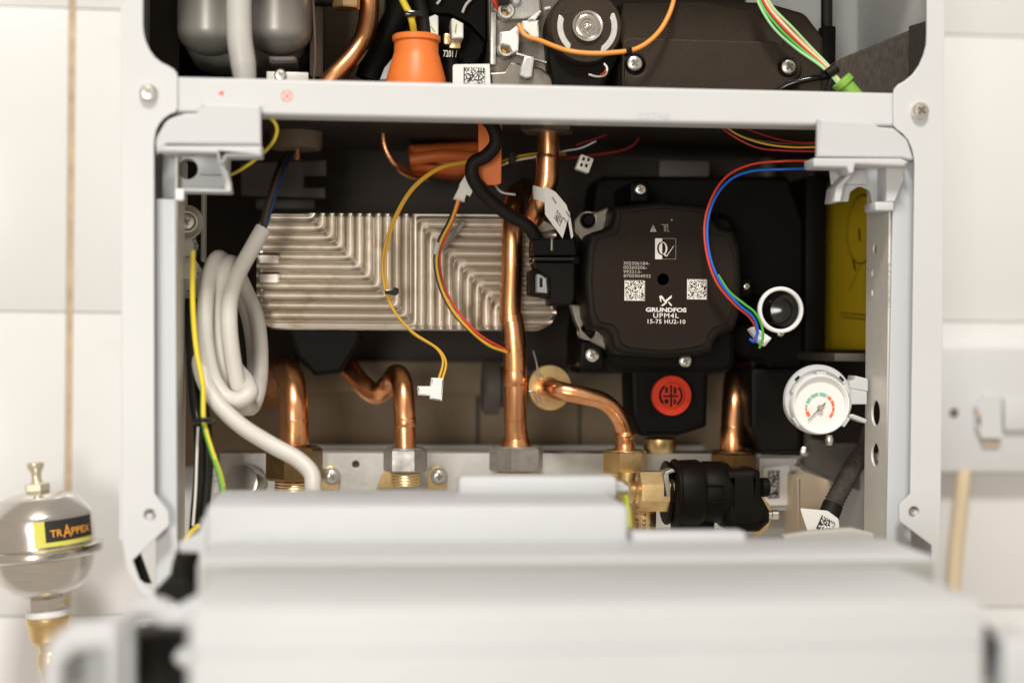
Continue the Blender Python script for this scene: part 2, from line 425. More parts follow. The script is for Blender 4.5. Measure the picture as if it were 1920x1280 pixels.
for px, py, nm in ((279, 175, 'l'), (1723, 209, 'r')):
    screw(px, py, 0.0, 17, None, cas, proud=0.0045, ang=0.9)
# walls of the box
obj('side_wall', box(XL, XL+0.0015, 0.002, YW-0.001, P(226, 1012, 0).z, ZT), 'white_paint', cas)
obj('side_wall', box(XR-0.0015, XR, 0.002, YW-0.001, ZB, ZT), 'white_paint', cas)
obj('top_panel', box(XL, XR, 0.002, YW-0.001, ZT, ZT+0.0015), 'white_paint', cas)
zbk = P(960, 640, 0.25).z
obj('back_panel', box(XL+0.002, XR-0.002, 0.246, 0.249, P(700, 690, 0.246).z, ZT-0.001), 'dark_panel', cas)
obj('back_rail', bpx(560, 676, 960, 736, 0.236, 0.2455, 0.001), 'shaded_back_brown', cas)
obj('rear_plate', box(XL+0.002, XR-0.002, 0.2505, 0.252, P(700, 875, 0.25).z, P(700, 700, 0.25).z), 'shaded_back_brown', cas)
obj('rear_seam', bpx(893, 742, 899, 838, 0.2494, 0.2503, 0.0002), 'dark_panel', cas)
obj('rear_seam', bpx(1085, 742, 1089, 838, 0.2494, 0.2503, 0.0002), 'dark_panel', cas)
obj('rear_fold', bpx(560, 834, 1320, 842, 0.244, 0.2503, 0.0008), 'panel_grey', cas)
# inner side frames: painted strip facing the room, then galvanised web going back
obj('inner_frame', plate(rnd([(292, 373), (329, 373), (333, 1120), (292, 1120)], 2), 0.012, 0.0145, 0.0005), 'grey_paint', cas)
xw = P(330, 640, 0.0145).x
obj('frame_web', box(xw-0.0012, xw, 0.0147, 0.070, P(340, 1110, 0.05).z, P(340, 300, 0.05).z), 'web_zinc', cas)
xr = P(1714, 640, 0.004).x
def side_panel(x, y0, y1, z0, z1, holes, th=0.0014):
    loops = [[(y0, z0), (y1, z0), (y1, z1), (y0, z1)]]+[circ(h[0], h[1], h[2], 28, h[3] if len(h) > 3 else None) for h in holes]
    return planar(loops, (x, 0, 0), (0, 1, 0), (0, 0, 1), th, 0.0003)
zl, zh = P(1690, 1080, 0.02).z, P(1690, 270, 0.02).z
obj('inner_frame', plate(rnd([(1676, 300), (1716, 300), (1708, 1120), (1660, 1120)], 2), 0.012, 0.0145, 0.0005), 'grey_paint', cas)
def on_side(px, py, x):                 # point of the plane X = x seen at a pixel
    d = fwd + rgt*((px-960)/FPX) - upv*((py-640)/FPX)
    return CAM + d*((x-CAM.x)/d.x)
xg = P(1667, 640, 0.0145).x
hs = []
for px, py, rr in ((1644, 774, 0.0072), (1643, 852, 0.0066), (1642, 467, 0.0030)):
    q = on_side(px, py, xg); hs.append((q.y, q.z, rr))
yg0, yg1 = 0.0147, on_side(1625, 640, xg).y
web = obj('frame_web', side_panel(xg, yg0, yg1, zl, zh, hs), 'web_zinc', cas)
# stamped writing on the web (runs downwards)
for k, (s, px, py0, py1, w) in enumerate((('Ref 41/106 MU', 1663, 495, 575, 7), ('A4 reg 8.01', 1650, 492, 560, 7))):
    qa = on_side(px, py0, xg-0.0009); qb = on_side(px, py1, xg-0.0009)
    obj('stamped_lettering', text(s, qa, (0, 0, -1), (0, -1, 0), abs(qa.z-qb.z), 0.0055, 0.0, 0.00005), 'emboss', web)
for py in (512, 550):
    q = on_side(1637, py, xg)
    obj('stamped_dimple', lathe(q, (-1, 0, 0), [(0.0022, 0.0006), (0.0016, 0.0012), (0.0004, 0.0014)], 12), 'emboss', web)
# hole in the web shows a bolt
q = on_side(1646, 855, xg)
obj('bolt', lathe(q+Vector((0.004, 0.0015, 0)), (-1, 0, 0), [(0.0042, 0), (0.0042, 0.002), (0.0025, 0.003), (0.0006, 0.003)], 16), 'screw_zinc', cas)

# yellow wiring sticker on the right inner casing wall
xs1 = XR-0.0023
ys0, ys1 = 0.085, 0.232
obj('side_shade_sheet', box(XR-0.0021, XR-0.0016, 0.05, 0.243, P(1600, 850, 0.1).z, P(1600, 200, 0.1).z), 'dark_panel', cas)  # dark sheet added over the white wall to stand for its shade
st = thing('wiring_sticker', 'yellow diagram sticker deep inside on the right casing wall', 'sticker', Vector((xs1, 0.1, P(1600, 655, 0.1).z)))
zt_, zb_ = on_side(1600, 330, xs1).z, on_side(1600, 655, xs1).z
obj('sheet', box(xs1-0.0005, xs1, ys0, ys1, zb_, zt_), 'yellow_sticker', st)
ax = xs1-0.0008
obj('diagram_outline', planar([circ(on_side(1618, 430, xs1).y, on_side(1618, 430, xs1).z, 0.030, 40, 0.022), circ(on_side(1618, 430, xs1).y, on_side(1618, 430, xs1).z, 0.0292, 40, 0.0212)], (ax, 0, 0), (0, 1, 0), (0, 0, 1), 0.0002), 'ink', st)
def sline(p, q, w=0.0007):
    a_ = on_side(*p, ax); b_ = on_side(*q, ax)
    a_.x = b_.x = ax; d = (b_-a_).normalized(); n = Vector((1, 0, 0)).cross(d)*w*0.5
    return [a_+n, b_+n, b_-n, a_-n], [(0, 1, 2, 3)]
obj('diagram_line', cat(sline((1614, 496), (1592, 545)), sline((1576, 587), (1626, 591)), sline((1578, 594), (1626, 599))), 'ink', st)
obj('diagram_pointer', cat(sline((1611, 428), (1612, 452), 0.003), sline((1599, 486), (1604, 506), 0.003)), 'ink', st)
# bottom channel of the right wall and a black liner widened to stand for shadow on the sticker
obj('shadow_liner', bpx(1512, 330, 1548, 700, 0.150, 0.235, 0.001), 'black_plastic', cas)
obj('liner_sill', box(P(1520, 0, 0.13).x, XR-0.003, 0.075, 0.2, zb_-0.007, zb_-0.002, 0.001), 'dim_panel', cas)

# ================================================================== CORNER BRACKETS (plastic)
def corner_left():
    t = thing('corner_bracket', 'white plastic corner bracket with a round hole at the upper left of the bay', 'bracket', P(360, 360, 0.02), 'plastic corner brackets')
    obj('cap', plate(rnd([(294, 290), (291, 262, 30), (312, 224, 30), (345, 213, 6), (368, 212, 4), (380, 192, 3), (489, 197, 4), (490, 273, 3), (312, 270, 10)]), -0.003, 0.0018, 0.0012, res=2), 'white_plastic', t)
    obj('lip', plate(rnd([(296, 286, 8), (306, 273, 8), (492, 274, 3), (491, 293, 4), (425, 293, 2), (419, 306, 4), (410, 306, 4), (406, 286, 2)], 2), -0.0065, 0.012, 0.0012, res=2), 'white_plastic', t)
    obj('recess_wall', plate(rnd([(304, 284), (432, 284), (432, 354), (329, 354, 2), (329, 372), (304, 372)]), 0.022, 0.0245, 0.0004, [circ(352, 317, 19, 28)]), 'white_plastic', t)
    obj('boss', ring(P(352, 317, 0.0245), (0, 1, 0), 19*S(352, 317, 0.0245), 23*S(352, 317, 0.0245), 0.012), 'white_plastic', t)
    obj('ledge', bpx(330, 353, 432, 360, 0.004, 0.0218, 0.0006), 'white_plastic', t)
    obj('foot', bpx(328, 354, 345, 376, 0.001, 0.0038, 0.0008), 'bright_plastic', t)
    obj('rib', bpx(374, 324, 420, 327, 0.014, 0.0218, 0.0005), 'white_plastic', t)
    obj('curved_web', plate(rnd([(410, 306), (418, 306), (428, 322, 6), (432, 340, 6), (434, 358), (422, 358), (420, 338, 8), (412, 318, 6)]), 0.004, 0.022, 0.0006), 'white_plastic', t)
corner_left()
def corner_right():
    t = thing('corner_bracket', 'white plastic corner bracket with an arched notch at the upper right of the bay', 'bracket', P(1640, 400, 0.02), 'plastic corner brackets')
    obj('cap', plate(rnd([(1532, 294), (1534, 222, 3), (1636, 228, 4), (1648, 238, 4), (1676, 240, 4), (1702, 262, 30), (1714, 300, 10), (1706, 300, 8), (1690, 296, 8)]), -0.003, 0.0018, 0.0012, res=2), 'white_plastic', t)
    obj('lip', plate(rnd([(1525, 296, 4), (1690, 297, 6), (1706, 304, 4), (1696, 312, 3), (1604, 308, 2), (1601, 325, 4), (1592, 326, 4), (1588, 314, 2), (1526, 313, 5)]), -0.0065, 0.012, 0.0012, res=2), 'white_plastic', t)
    obj('recess_wall', plate(rnd([(1556, 314), (1697, 310), (1697, 390), (1640, 390), (1635, 378, 4), (1632, 358, 10), (1612, 348, 14), (1594, 360, 10), (1591, 378, 2), (1556, 378), (1560, 350)]), 0.022, 0.0245, 0.0004), 'white_plastic', t)
    obj('curved_web', plate(rnd([(1592, 326), (1600, 326), (1582, 348, 10), (1576, 378), (1564, 378), (1568, 350, 8)]), 0.004, 0.022, 0.0006), 'white_plastic', t)
    obj('pocket', bpx(1586, 318, 1626, 346, 0.018, 0.0218, 0.0005), 'white_plastic', t)
    obj('foot', bpx(1641, 378, 1676, 395, 0.003, 0.0215, 0.0008), 'white_plastic', t)
    obj('gusset', plate(rnd([(1662, 312), (1696, 312), (1694, 340), (1678, 378), (1662, 378)]), 0.006, 0.0215, 0.0006), 'white_plastic', t)
corner_right()

# ================================================================== CONTROL HOUSING folded down in front
ch = thing('control_housing', 'blurred white plastic control housing folded down in the foreground', 'control box', Vector((0.0, -0.13, -0.24)))
def cbox(name, px0, px1, yf, yb, ztop, zbot, bev=0.003, m='housing_plastic'):
    a_ = P(px0, 1000, yf).x; b_ = P(px1, 1000, yf).x
    return obj(name, box(a_, b_, yf, yb, zbot, ztop, bev), m, ch)
z1 = -(275*0.843)/FPX; z2 = -(370*0.766)/FPX; z3 = -(420*0.70)/FPX
cbox('rear_cover', 384, 1180, -0.090, -0.012, z1, z2-0.02, 0.004)
cbox('cover_tab', 858, 1158, -0.030, -0.016, z1+0.0085, z1-0.004, 0.003)
cbox('ledge', 370, 1757, -0.150, -0.084, z2, z3-0.03, 0.003)
cbox('ledge_lip', 1186, 1400, -0.095, -0.082, z2+0.0045, z2-0.002, 0.002)
cbox('groove_strip', 380, 1752, -0.1526, -0.1502, z3+0.0014, z3-0.02, 0.0004, 'groove_grey')
cbox('front_panel', 352, 1856, -0.25, -0.153, z3, -0.26, 0.005)
cbox('panel_seam', 356, 1852, -0.2504, -0.2496, z3-0.0165, z3-0.0171, 0.0001, 'grey_paint')
for px in (500, 735, 960):
    cbox('snap_clip', px-5, px+5, -0.0925, -0.0895, z1-0.0155, z1-0.0205, 0.0006, 'grey_paint')
cbox('clip_rail', 505, 960, -0.0914, -0.0896, z1-0.0205, z1-0.0225, 0.0003, 'grey_paint')
# left hinge: lug reaching to the frame, arm, dark cavity
obj('hinge_lug', plate(rnd([(332, 1020, 3), (372, 998), (380, 970, 8), (392, 966, 4), (394, 1000), (420, 1000), (420, 1060), (372, 1060), (372, 1036, 3), (336, 1036, 4)]), -0.085, -0.076, 0.0012), 'housing_plastic', ch)
obj('hinge_arm', plate(rnd([(70, 1310), (86, 1205, 40), (130, 1176, 20), (216, 1170, 16), (226, 1190, 10), (226, 1310), (196, 1310), (196, 1222, 10), (140, 1226, 14), (118, 1250, 14), (116, 1310)]), -0.215, -0.195, 0.003, res=2), 'housing_plastic', ch)
obj('hinge_web', bpx(112, 1222, 204, 1320, -0.19, -0.186, 0.001), 'grey_paint', ch)
obj('hinge_arm', plate(rnd([(226, 1300), (226, 1150, 30), (252, 1128, 14), (300, 1124, 10), (330, 1140), (380, 1112), (380, 1180, 8), (300, 1176, 12), (262, 1160, 8), (252, 1180), (252, 1300)]), -0.172, -0.160, 0.0025, res=2), 'housing_plastic', ch)
obj('hinge_cavity', bpx(240, 1190, 372, 1320, -0.150, -0.12, 0.003), 'rubber', ch)
obj('hinge_tongue', plate(rnd([(320, 1232, 8), (384, 1214), (384, 1262), (336, 1250, 8)]), -0.19, -0.17, 0.002), 'housing_plastic', ch)
# right side slot and cheek
obj('side_cheek', bpx(1880, 1196, 1960, 1330, -0.235, -0.205, 0.004), 'housing_plastic', ch)
obj('side_slot', plate(rnd([(1852, 1170, 3), (1862, 1180), (1872, 1206), (1866, 1240), (1858, 1276), (1852, 1276)]), -0.2505, -0.2, 0.001), 'rubber', ch)
# black loom boot beside the hinge
bt = thing('cable_boot', 'black moulded cable boot squeezed between frame and control housing', 'cable boot', P(340, 1120, -0.04))
obj('sleeve', tube([P(362, 1020, -0.06), P(352, 1060, -0.064), P(346, 1120, -0.068)], [0.0065, 0.0075, 0.008], 16), 'rubber', bt)
obj('clamp', plate(rnd([(288, 1110, 8), (318, 1078, 6), (352, 1090, 8), (362, 1128, 8), (340, 1144, 6), (326, 1126, 6), (300, 1136, 6)]), -0.075, -0.062, 0.0015), 'rubber', bt)
obj('loop', plate(rnd([(248, 1048, 3), (262, 1034), (284, 1094), (262, 1092, 10)]), 0.008, 0.0105, 0.0005), 'black_plastic', bt)

# ================================================================== PLATE HEAT EXCHANGER
YX = 0.118
hx = thing('plate_heat_exchanger', 'ribbed steel plate heat exchanger behind the yellow wires', 'heat exchanger', P(762, 618, YX+0.02))
X0, X1, Y0, Y1 = 478.0, 1046.0, 399.0, 618.0
nx, ny = 400, 230
V, F = [], []
def smax(a_, b_, k=13.0):
    h = max(k-abs(a_-b_), 0)/k
    return max(a_, b_)+h*h*k*0.25
per, kk = 18.2, 0.955
for j in range(ny+1):
    for i in range(nx+1):
        x = X0+(X1-X0)*i/nx; y = Y0+(Y1-Y0)*j/ny
        xx, yy = x, y
        yk = (x-760)*0.012
        sp_ = 590+kk*per*11.0
        if x < sp_: gval = smax((xx-596)/kk, yy-419)
        else: gval = -smax(-((xx-sp_)/kk), -(yy-411))
        ph = math.cos(2*math.pi*gval/per)
        h = 0.0021*ph+0.0004*math.cos(4*math.pi*gval/per)
        # rounded outline
        cx = max(abs(x-(X0+X1)/2)-((X1-X0)/2-40), 0); cy = max(abs(y-(Y0+Y1)/2)-((Y1-Y0)/2-40), 0)
        dist = 40-math.hypot(cx, cy)                # px inside the edge
        if (x < 494 or x > 1030) and dist > 3: h = min(h, 0.0012)
        if dist < 9: h = h*max(dist-2, 0)/7.0-0.0012*(1-max(dist-2, 0)/7.0)
        if abs(x-504) < 20 and (abs(yy-488) < 8 or abs(yy-524) < 8): h = 0.0022 if abs(x-504) < 17 else 0.0008
        drop = 0.0 if dist > 1.5 else 0.02
        p = P(x, y+yk*0.6, YX)
        if dist < 0:                                 # pull outside vertices on to the rim
            f_ = 40/max(math.hypot(cx, cy), 1e-6)
            x2 = (X0+X1)/2+math.copysign(((X1-X0)/2-40)+cx*f_, x-(X0+X1)/2) if cx > 0 else x
            y2 = (Y0+Y1)/2+math.copysign(((Y1-Y0)/2-40)+cy*f_, y-(Y0+Y1)/2) if cy > 0 else y
            p = P(x2, y2+yk*0.6, YX)
        V.append(Vector((p.x, YX+drop-h, p.z)))
for j in range(ny):
    for i in range(nx):
        k = j*(nx+1)+i
        F.append((k, k+nx+1, k+nx+2, k+1))
obj('front_plate', (V, F), 'plate_steel', hx, 60)
for k in range(5):
    ins = 3+(k % 2)*3
    obj('plate_edge', plate(rnd([(X0+ins, Y0+ins), (X1-ins, Y0+ins), (X1-ins, Y1-ins), (X0+ins, Y1-ins)], 36), YX+0.008+k*0.006, YX+0.0125+k*0.006, 0.0012), 'dark_alloy', hx)
obj('stay_strip', plate([(822, 460), (866, 413), (874, 418), (834, 470)], YX-0.0075, YX-0.0055, 0.0004), 'dark_alloy', hx)
hb = thing('exchanger_mount', 'black moulded valve block under the ribbed plates', 'valve block', P(640, 690, 0.15))
obj('block', plate(rnd([(540, 612), (680, 612), (678, 640, 6), (640, 700, 10), (590, 706, 8), (556, 670, 10), (545, 640)]), 0.14, 0.2, 0.003), 'black_plastic', hb)
obj('spigot', lathe(P(628, 655, 0.165), P(668, 706, 0.158)-P(628, 655, 0.165), [(0.008, 0), (0.008, 0.004), (0.0072, 0.005), (0.0072, 0.010)], 20), 'black_plastic', hb)

# ================================================================== CONNECTION RAIL, NUTS, PIPES
YR = 0.135
rail = thing('connection_rail', 'galvanised steel rail carrying the pipe unions', 'rail', P(960, 960, YR))
obj('face', plate([(412, 849), (1428, 850), (1428, 990), (412, 990)], YR, YR+0.0018, 0.0004, [circ(667, 870, 7, 18)]), 'galvanised', rail)
a = P(412, 849, YR); b = P(1428, 850, YR)
obj('top_lip', box(a.x, b.x, YR+0.0019, YR+0.030, a.z-0.0018, a.z-0.0002), 'galvanised', rail)
obj('rail_end', plate([(1424, 852), (1512, 854), (1512, 990), (1424, 990)], YR+0.012, YR+0.014, 0.0004), 'galvanised', rail)
obj('bush', lathe(P(470, 905, YR-0.001), (-0.35, -1, 0.15), [(0.010, 0), (0.0105, 0.006), (0.010, 0.014), (0.008, 0.0145)], 28), 'stainless', rail)
for px, py, lab in ((622, 893, 'left'), (823, 893, 'right')):
    s = thing('earth_screw', 'cross-head screw in a brass lug %s' % ('just right of the dark bronze nut' if lab == 'left' else 'just right of the smaller steel nut'), 'screw', P(px, py+14, YR), 'lug screws on the rail')
    obj('lug', plate(rnd([(px-22, py+24), (px-18, py-14, 12), (px+2, py-22, 14), (px+14, py-8, 8), (px+14, py+26)]), YR-0.0028, YR-0.0006, 0.0004), 'brass', s)
    obj('washer', lathe(P(px, py, YR-0.003), (0, -1, 0), [(16*S(px, py, YR), 0), (15*S(px, py, YR), 0.0012)], 24), 'nut_steel', s)
    screw(px, py, YR-0.0043, 12, None, s, 'head', proud=0.002, ang=0.5 if lab == 'left' else 0.1)
obj('lug_left', plate(rnd([(706, 915), (716, 890, 8), (726, 876, 8), (740, 872), (740, 915)]), YR-0.0028, YR-0.0006, 0.0004), 'brass', rail).name = 'lug'

def nut(px, py0, py1, wpx, y, m, label, flats=0.0, collar='brass', collar_h=26):
    c = P(px, (py0+py1)/2, y); s = S(px, py0, y); r = wpx*0.5*s/0.97; h = (py1-py0)*s
    t = thing('union_nut', label, 'nut', c-Vector((0, 0, h/2)), 'union nuts on the rail')
    o = c-Vector((0, 0, h/2))
    body = lathe(o, (0, 0, 1), [(r*0.90, 0), (r, h*0.08), (r, h*0.92), (r*0.90, h)], 6, flats)
    obj('hexagon', body, m, t, 20)
    obj('chamfer', ring(o+Vector((0, 0, h-0.0006)), (0, 0, 1), r*0.62, r*0.84, 0.0012, 32, 0.0003), m, t)
    if collar_h:
        obj('thread_collar', lathe(o-Vector((0, 0, collar_h*s)), (0, 0, 1), [(r*0.62, 0), (r*0.68, 0.0006)]+[(r*(0.66+0.03*(k % 2)), 0.001+k*(collar_h*s-0.002)/7) for k in range(8)]+[(r*0.62, collar_h*s)], 28), collar, t)
    return t
nut(552, 838, 900, 104, 0.118, 'bronze', 'dark bronze union nut beneath the leftmost copper pipe, behind the white cable', 0.2)
nut(760, 840, 884, 80, 0.118, 'nut_steel', 'smaller steel union nut beneath the second copper pipe from the left', 0.9)
nut(968, 837, 882, 104, 0.118, 'nut_steel', 'large steel union nut beneath the tallest middle copper pipe', 0.25)
nut(1172, 844, 890, 82, 0.108, 'brass', 'brass union nut beneath the bent pipe from the brass washer', 0.12)
nut(1375, 846, 900, 92, 0.124, 'bronze', 'brown brass union nut beneath the rightmost copper pipe, behind the black valve', 0.3)
tag(obj('drain_plug', lathe(P(1237, 848, 0.14), (0, 0, 1), [(0.0085, 0), (0.0105, 0.003), (0.0105, 0.0085), (0.008, 0.010), (0.007, 0.010)], 14), 'brass'), 'small shiny brass plug below the red cap', 'plug')

def pipe(name, pts, wpx, label, ends=None, m='copper', seg=28):
    """pts px,py,y[,width]; tube with brazed joint rings"""
    pp = [P(*p[:3]) for p in pts]
    rr = [(p[3] if len(p) > 3 else wpx)*0.5*S(*pts[-1][:3]) for p in pts]
    t = thing(name, label, 'pipe', pp[-1])
    obj('tube', tube(pp, rr, seg, 10), m, t, 60)
    for k, (q0, q1, ex) in enumerate(ends or []):
        a_, b_ = P(*q0), P(*q1); r = wpx*0.5*S(*q0)
        obj('collar', tube([a_, a_+(b_-a_)*0.04, b_-(b_-a_)*0.04, b_], [r*1.005, r*ex, r*ex, r*1.005], seg, smooth=False), m, t, 60)
    return t
pipe('copper_pipe', [(510, 742, 0.245), (511, 722, 0.215), (517, 700, 0.185), (531, 694, 0.153), (545, 712, 0.131), (551, 756, 0.120), (552, 800, 0.118), (552, 842, 0.118)], 54,
     'leftmost copper pipe, a hook-shaped bend beside the grey cable coil', [((552, 786, 0.118), (552, 842, 0.118), 1.035)])
pipe('copper_pipe', [(600, 622, 0.19), (645, 676, 0.175), (680, 722, 0.162), (706, 738, 0.156), (728, 722, 0.152), (744, 702, 0.140), (755, 725, 0.125), (758, 770, 0.119), (760, 842, 0.118)], 41,
     'S-shaped copper pipe, second from the left, dipping then arching into the smaller steel nut', [((759, 783, 0.118), (760, 800, 0.118), 1.03)])
pipe('copper_pipe', [(985, 352, 0.165, 40), (970, 362, 0.150, 40), (963, 388, 0.122, 41), (961, 430, 0.111, 41), (960, 500, 0.11, 41), (958, 594, 0.108, 41), (960, 600, 0.108, 44), (964, 640, 0.108, 44), (966, 690, 0.109, 43), (966, 722, 0.11, 41),
      (967, 805, 0.115, 43), (968, 818, 0.116, 46), (968, 830, 0.117, 56), (968, 842, 0.118, 60)], 43,
     'tall straight copper pipe in the middle, running down in front of the ribbed plates', [((965, 692, 0.109), (966, 722, 0.11), 1.03), ((958, 590, 0.108), (959, 603, 0.108), 1.07), ((963, 636, 0.108), (964, 642, 0.108), 1.045)])
pipe('copper_pipe', [(1012, 724, 0.142, 36), (1026, 725, 0.118, 36), (1052, 733, 0.102, 35), (1095, 742, 0.100, 34), (1132, 753, 0.101, 33), (1158, 778, 0.104, 33), (1170, 808, 0.107, 33), (1171, 815, 0.107, 34), (1172, 832, 0.108, 37), (1172, 848, 0.108, 40)], 34,
     'bent copper pipe coming out of the brass washer and turning down', [((1171, 808, 0.107), (1172, 822, 0.1075), 1.06)])
pipe('copper_pipe', [(1386, 676, 0.185), (1383, 692, 0.165), (1379, 716, 0.142), (1376, 750, 0.130), (1374, 800, 0.125), (1373, 848, 0.124)], 46,
     'rightmost copper pipe, straight and out of focus beneath the pump', [((1374, 800, 0.125), (1373, 848, 0.124), 1.04)])
tag(obj('brass_washer', lathe(P(1030, 726, 0.124), (0.12, -1, 0.05), [(43*S(1030, 726, 0.124), 0), (43*S(1030, 726, 0.124), 0.0016), (41*S(1030, 726, 0.124), 0.0022), (19*S(1030, 726, 0.124), 0.0022), (19*S(1030, 726, 0.124), 0)], 40), 'brass'), 'round flat brass washer around the bent copper pipe', 'washer')
wc = thing('spring_clip', 'thin wire clip standing up at the brass washer', 'clip', P(1008, 735, 0.118))
obj('wire_loop', tube([P(1000, 657, 0.116), P(1006, 680, 0.117), P(1010, 700, 0.117), P(1016, 706, 0.117)], 0.0006, 8), 'nut_steel', wc)
obj('wire_hook', tube([P(992, 734, 0.117), P(1000, 733, 0.117), P(1008, 742, 0.117), P(1012, 756, 0.117)], 0.0007, 8), 'nut_steel', wc)
tag(obj('pipe_socket', lathe(P(928, 725, 0.17), (1, 0, 0), [(0.016, -0.008), (0.018, -0.006), (0.018, 0.002), (0.013, 0.003), (0.013, 0.02)], 24), 'dim_panel'), 'dull round socket flange behind the middle copper pipe', 'flange')
# ring behind the rightmost pipe
tag(obj('pipe_seal', ring(P(1383, 694, 0.172), (0, -1, 0), 27*S(1383, 694, 0.17), 32*S(1383, 694, 0.17), 0.003), 'bronze'), 'dark round seal where the rightmost copper pipe enters', 'seal')

# upper pipe with flat tag
pipe('copper_pipe', [(1028, 235, 0.095, 40), (1028, 292, 0.095, 40), (1027, 296, 0.095, 42), (1024, 345, 0.096, 42), (1010, 385, 0.1, 40), (1000, 412, 0.108, 38)], 41,
     'short upper copper pipe hanging from the nut under the cross bar')
uc = P(1026, 236, 0.095); us = S(1026, 236, 0.095)
un = thing('union_nut', 'dark steel union nut directly under the cross bar', 'nut', uc-Vector((0, 0, 14*us)), None)
obj('hexagon', lathe(uc-Vector((0, 0, 14*us)), (0, 0, 1), [(47*us, 0), (53*us, 3*us), (53*us, 30*us)], 6, 0.25), 'dark_alloy', un, 20)
obj('bore_rim', ring(uc-Vector((0, 0, 14.8*us)), (0, 0, 1), 22*us, 30*us, 0.0009, 28, 0.0002), 'dark_alloy', un)

# ================================================================== CIRCULATION PUMP
YP = 0.062
pump = thing('circulation_pump', 'black circulation pump head with white printing, cross-shaped with notched corners', 'pump', P(1244, 670, YP+0.03))
out = [(1152, 386, 8), (1240, 377, 60), (1328, 385, 8), (1338, 408, 6), (1349, 426, 10), (1377, 431, 8), (1388, 466, 20), (1391, 527, 30), (1387, 592, 20), (1378, 618, 8),
       (1350, 628, 10), (1340, 642, 6), (1337, 657, 8), (1312, 665, 10), (1240, 671, 60), (1168, 665, 10), (1151, 656, 8), (1146, 632, 8), (1136, 621, 8), (1112, 617, 8),
       (1102, 594, 20), (1097, 527, 30), (1101, 464, 20), (1108, 436, 8), (1130, 430, 8), (1146, 423, 10), (1151, 407, 6)]
obj('housing', plate(rnd(out), YP, YP+0.045, 0.003, [circ(1244, 524, 12, 24)], res=3), 'pump_black', pump)
cxp, cyp = 1244, 524
inn = []
for p in out:
    dx, dy = p[0]-cxp, p[1]-cyp
    inn.append((cxp+math.copysign(max(abs(dx)-13, 0), dx), cyp+math.copysign(max(abs(dy)-13, 0), dy), p[2]))
face = obj('face_plate', plate(rnd(inn), YP-0.0012, YP+0.002, 0.0006, [circ(1244, 524, 10.8, 24)]), 'pump_face', pump)
obj('shaft_plug', lathe(P(1244, 524, YP+0.03), (0, -1, 0), [(0.0034, 0), (0.0031, 0.0006), (0.0012, 0.001), (0.0004, 0.001)], 20), 'slot_dark', pump)
YT = YP-0.0014
for s, x0, x1, y0 in (('305506184-', 1168.8, 1218, 490.8), ('00260206-', 1168.8, 1213.6, 498.6), ('992213-', 1168.8, 1203, 506.6), ('8705904933', 1169.2, 1219.6, 514.6)):
    obj('serial_number', tpx(s, x0, y0, x1, y0+5.6, YT, 0.012), 'print_grey', face)
obj('maker_lettering', tpx('GRUNDFOS', 1210.7, 577, 1287.2, 584.6, YT, 0.04), 'print_white', face)
obj('model_lettering', tpx('UPM4L', 1224.8, 587.2, 1272.6, 595.8, YT, 0.012, 1.15), 'print_white', face)
obj('model_lettering', tpx('15-75 HU2-10', 1214.2, 599, 1285, 606.4, YT, 0.014, 1.1), 'print_white', face)
for k, (x0, x1, y0, y1) in enumerate(((1170.7, 1209.5, 525.5, 563.3), (1288, 1325.9, 523.4, 560.9))):
    o = P(x0, y1, YT); q = P(x1, y0, YT)
    obj('dot_code', matrix_code(o, (1, 0, 0), (0, 0, 1), q.x-o.x, q.z-o.z, 24, 24, 0.62, 11+k), 'print_white', face)
def fpl(pts, holes=(), dy=0.0, d=0.0001): return plate(pts, YT-0.00012-dy, YT-0.00012-dy+d, 0, holes)
obj('warning_triangle', fpl([(1218.4, 434.7), (1224.8, 421.5), (1231.3, 434.7)], [[(1224.1, 425.5), (1225.5, 425.5), (1225.2, 430.4), (1224.4, 430.4)], [(1224.1, 431.4), (1225.5, 431.4), (1225.5, 432.9), (1224.1, 432.9)]]), 'print_grey', face)
pw = [(1241, 421.3), (1245.6, 421.3), (1245.6, 433.4), (1248.4, 433.4), (1248.4, 421), (1252, 421), (1252, 433.8), (1254.4, 433.8)]
obj('pulse_icon', cat(*[fpl([(min(a_[0], b_[0])-0.5, min(a_[1], b_[1])-0.5), (max(a_[0], b_[0])+0.5, min(a_[1], b_[1])-0.5), (max(a_[0], b_[0])+0.5, max(a_[1], b_[1])+0.5), (min(a_[0], b_[0])-0.5, max(a_[1], b_[1])+0.5)], dy=0.00003*(k % 2)) for k, (a_, b_) in enumerate(zip(pw, pw[1:]))]), 'print_grey', face)
# Q mark: light half, dark Q outline, tick, thin frame
qb = []
ell = lambda rx, ry: circ(1241.8, 465.6, rx, 32, ry)
obj('quality_mark', fpl(rnd([(1228.4, 446.8), (1241.6, 446.8), (1241.6, 486), (1228.4, 486)], 1.4)), 'print_white', face)
obj('quality_ring', fpl(ell(9.6, 12.6), [ell(6.4, 10.8)], 0.00022), 'pump_face', face)
obj('quality_ring', cat(fpl([(1241.7+0.1, 453.2), (1245.5, 454.2), (1249, 457.5), (1251.2, 463), (1251.3, 468), (1249.5, 474), (1246, 477.2), (1244.2, 476), (1247.2, 472.4), (1248.3, 466), (1247.4, 460), (1245.2, 456), (1241.8, 454.6)], dy=0.00034),
                        fpl([(1241.8, 475.2), (1244.4, 475.2), (1250, 479), (1263, 460.6), (1263.6, 461.4), (1250.4, 481), (1247.6, 480.4)], dy=0.00040)), 'print_white', face)
obj('quality_frame', fpl(rnd([(1241.6, 446.8), (1267.4, 446.8), (1267.4, 486), (1241.6, 486)], 2), [rnd([(1241.6, 447.4), (1266.8, 447.4), (1266.8, 485.4), (1241.6, 485.4)], 1.8)]), 'print_grey', face)
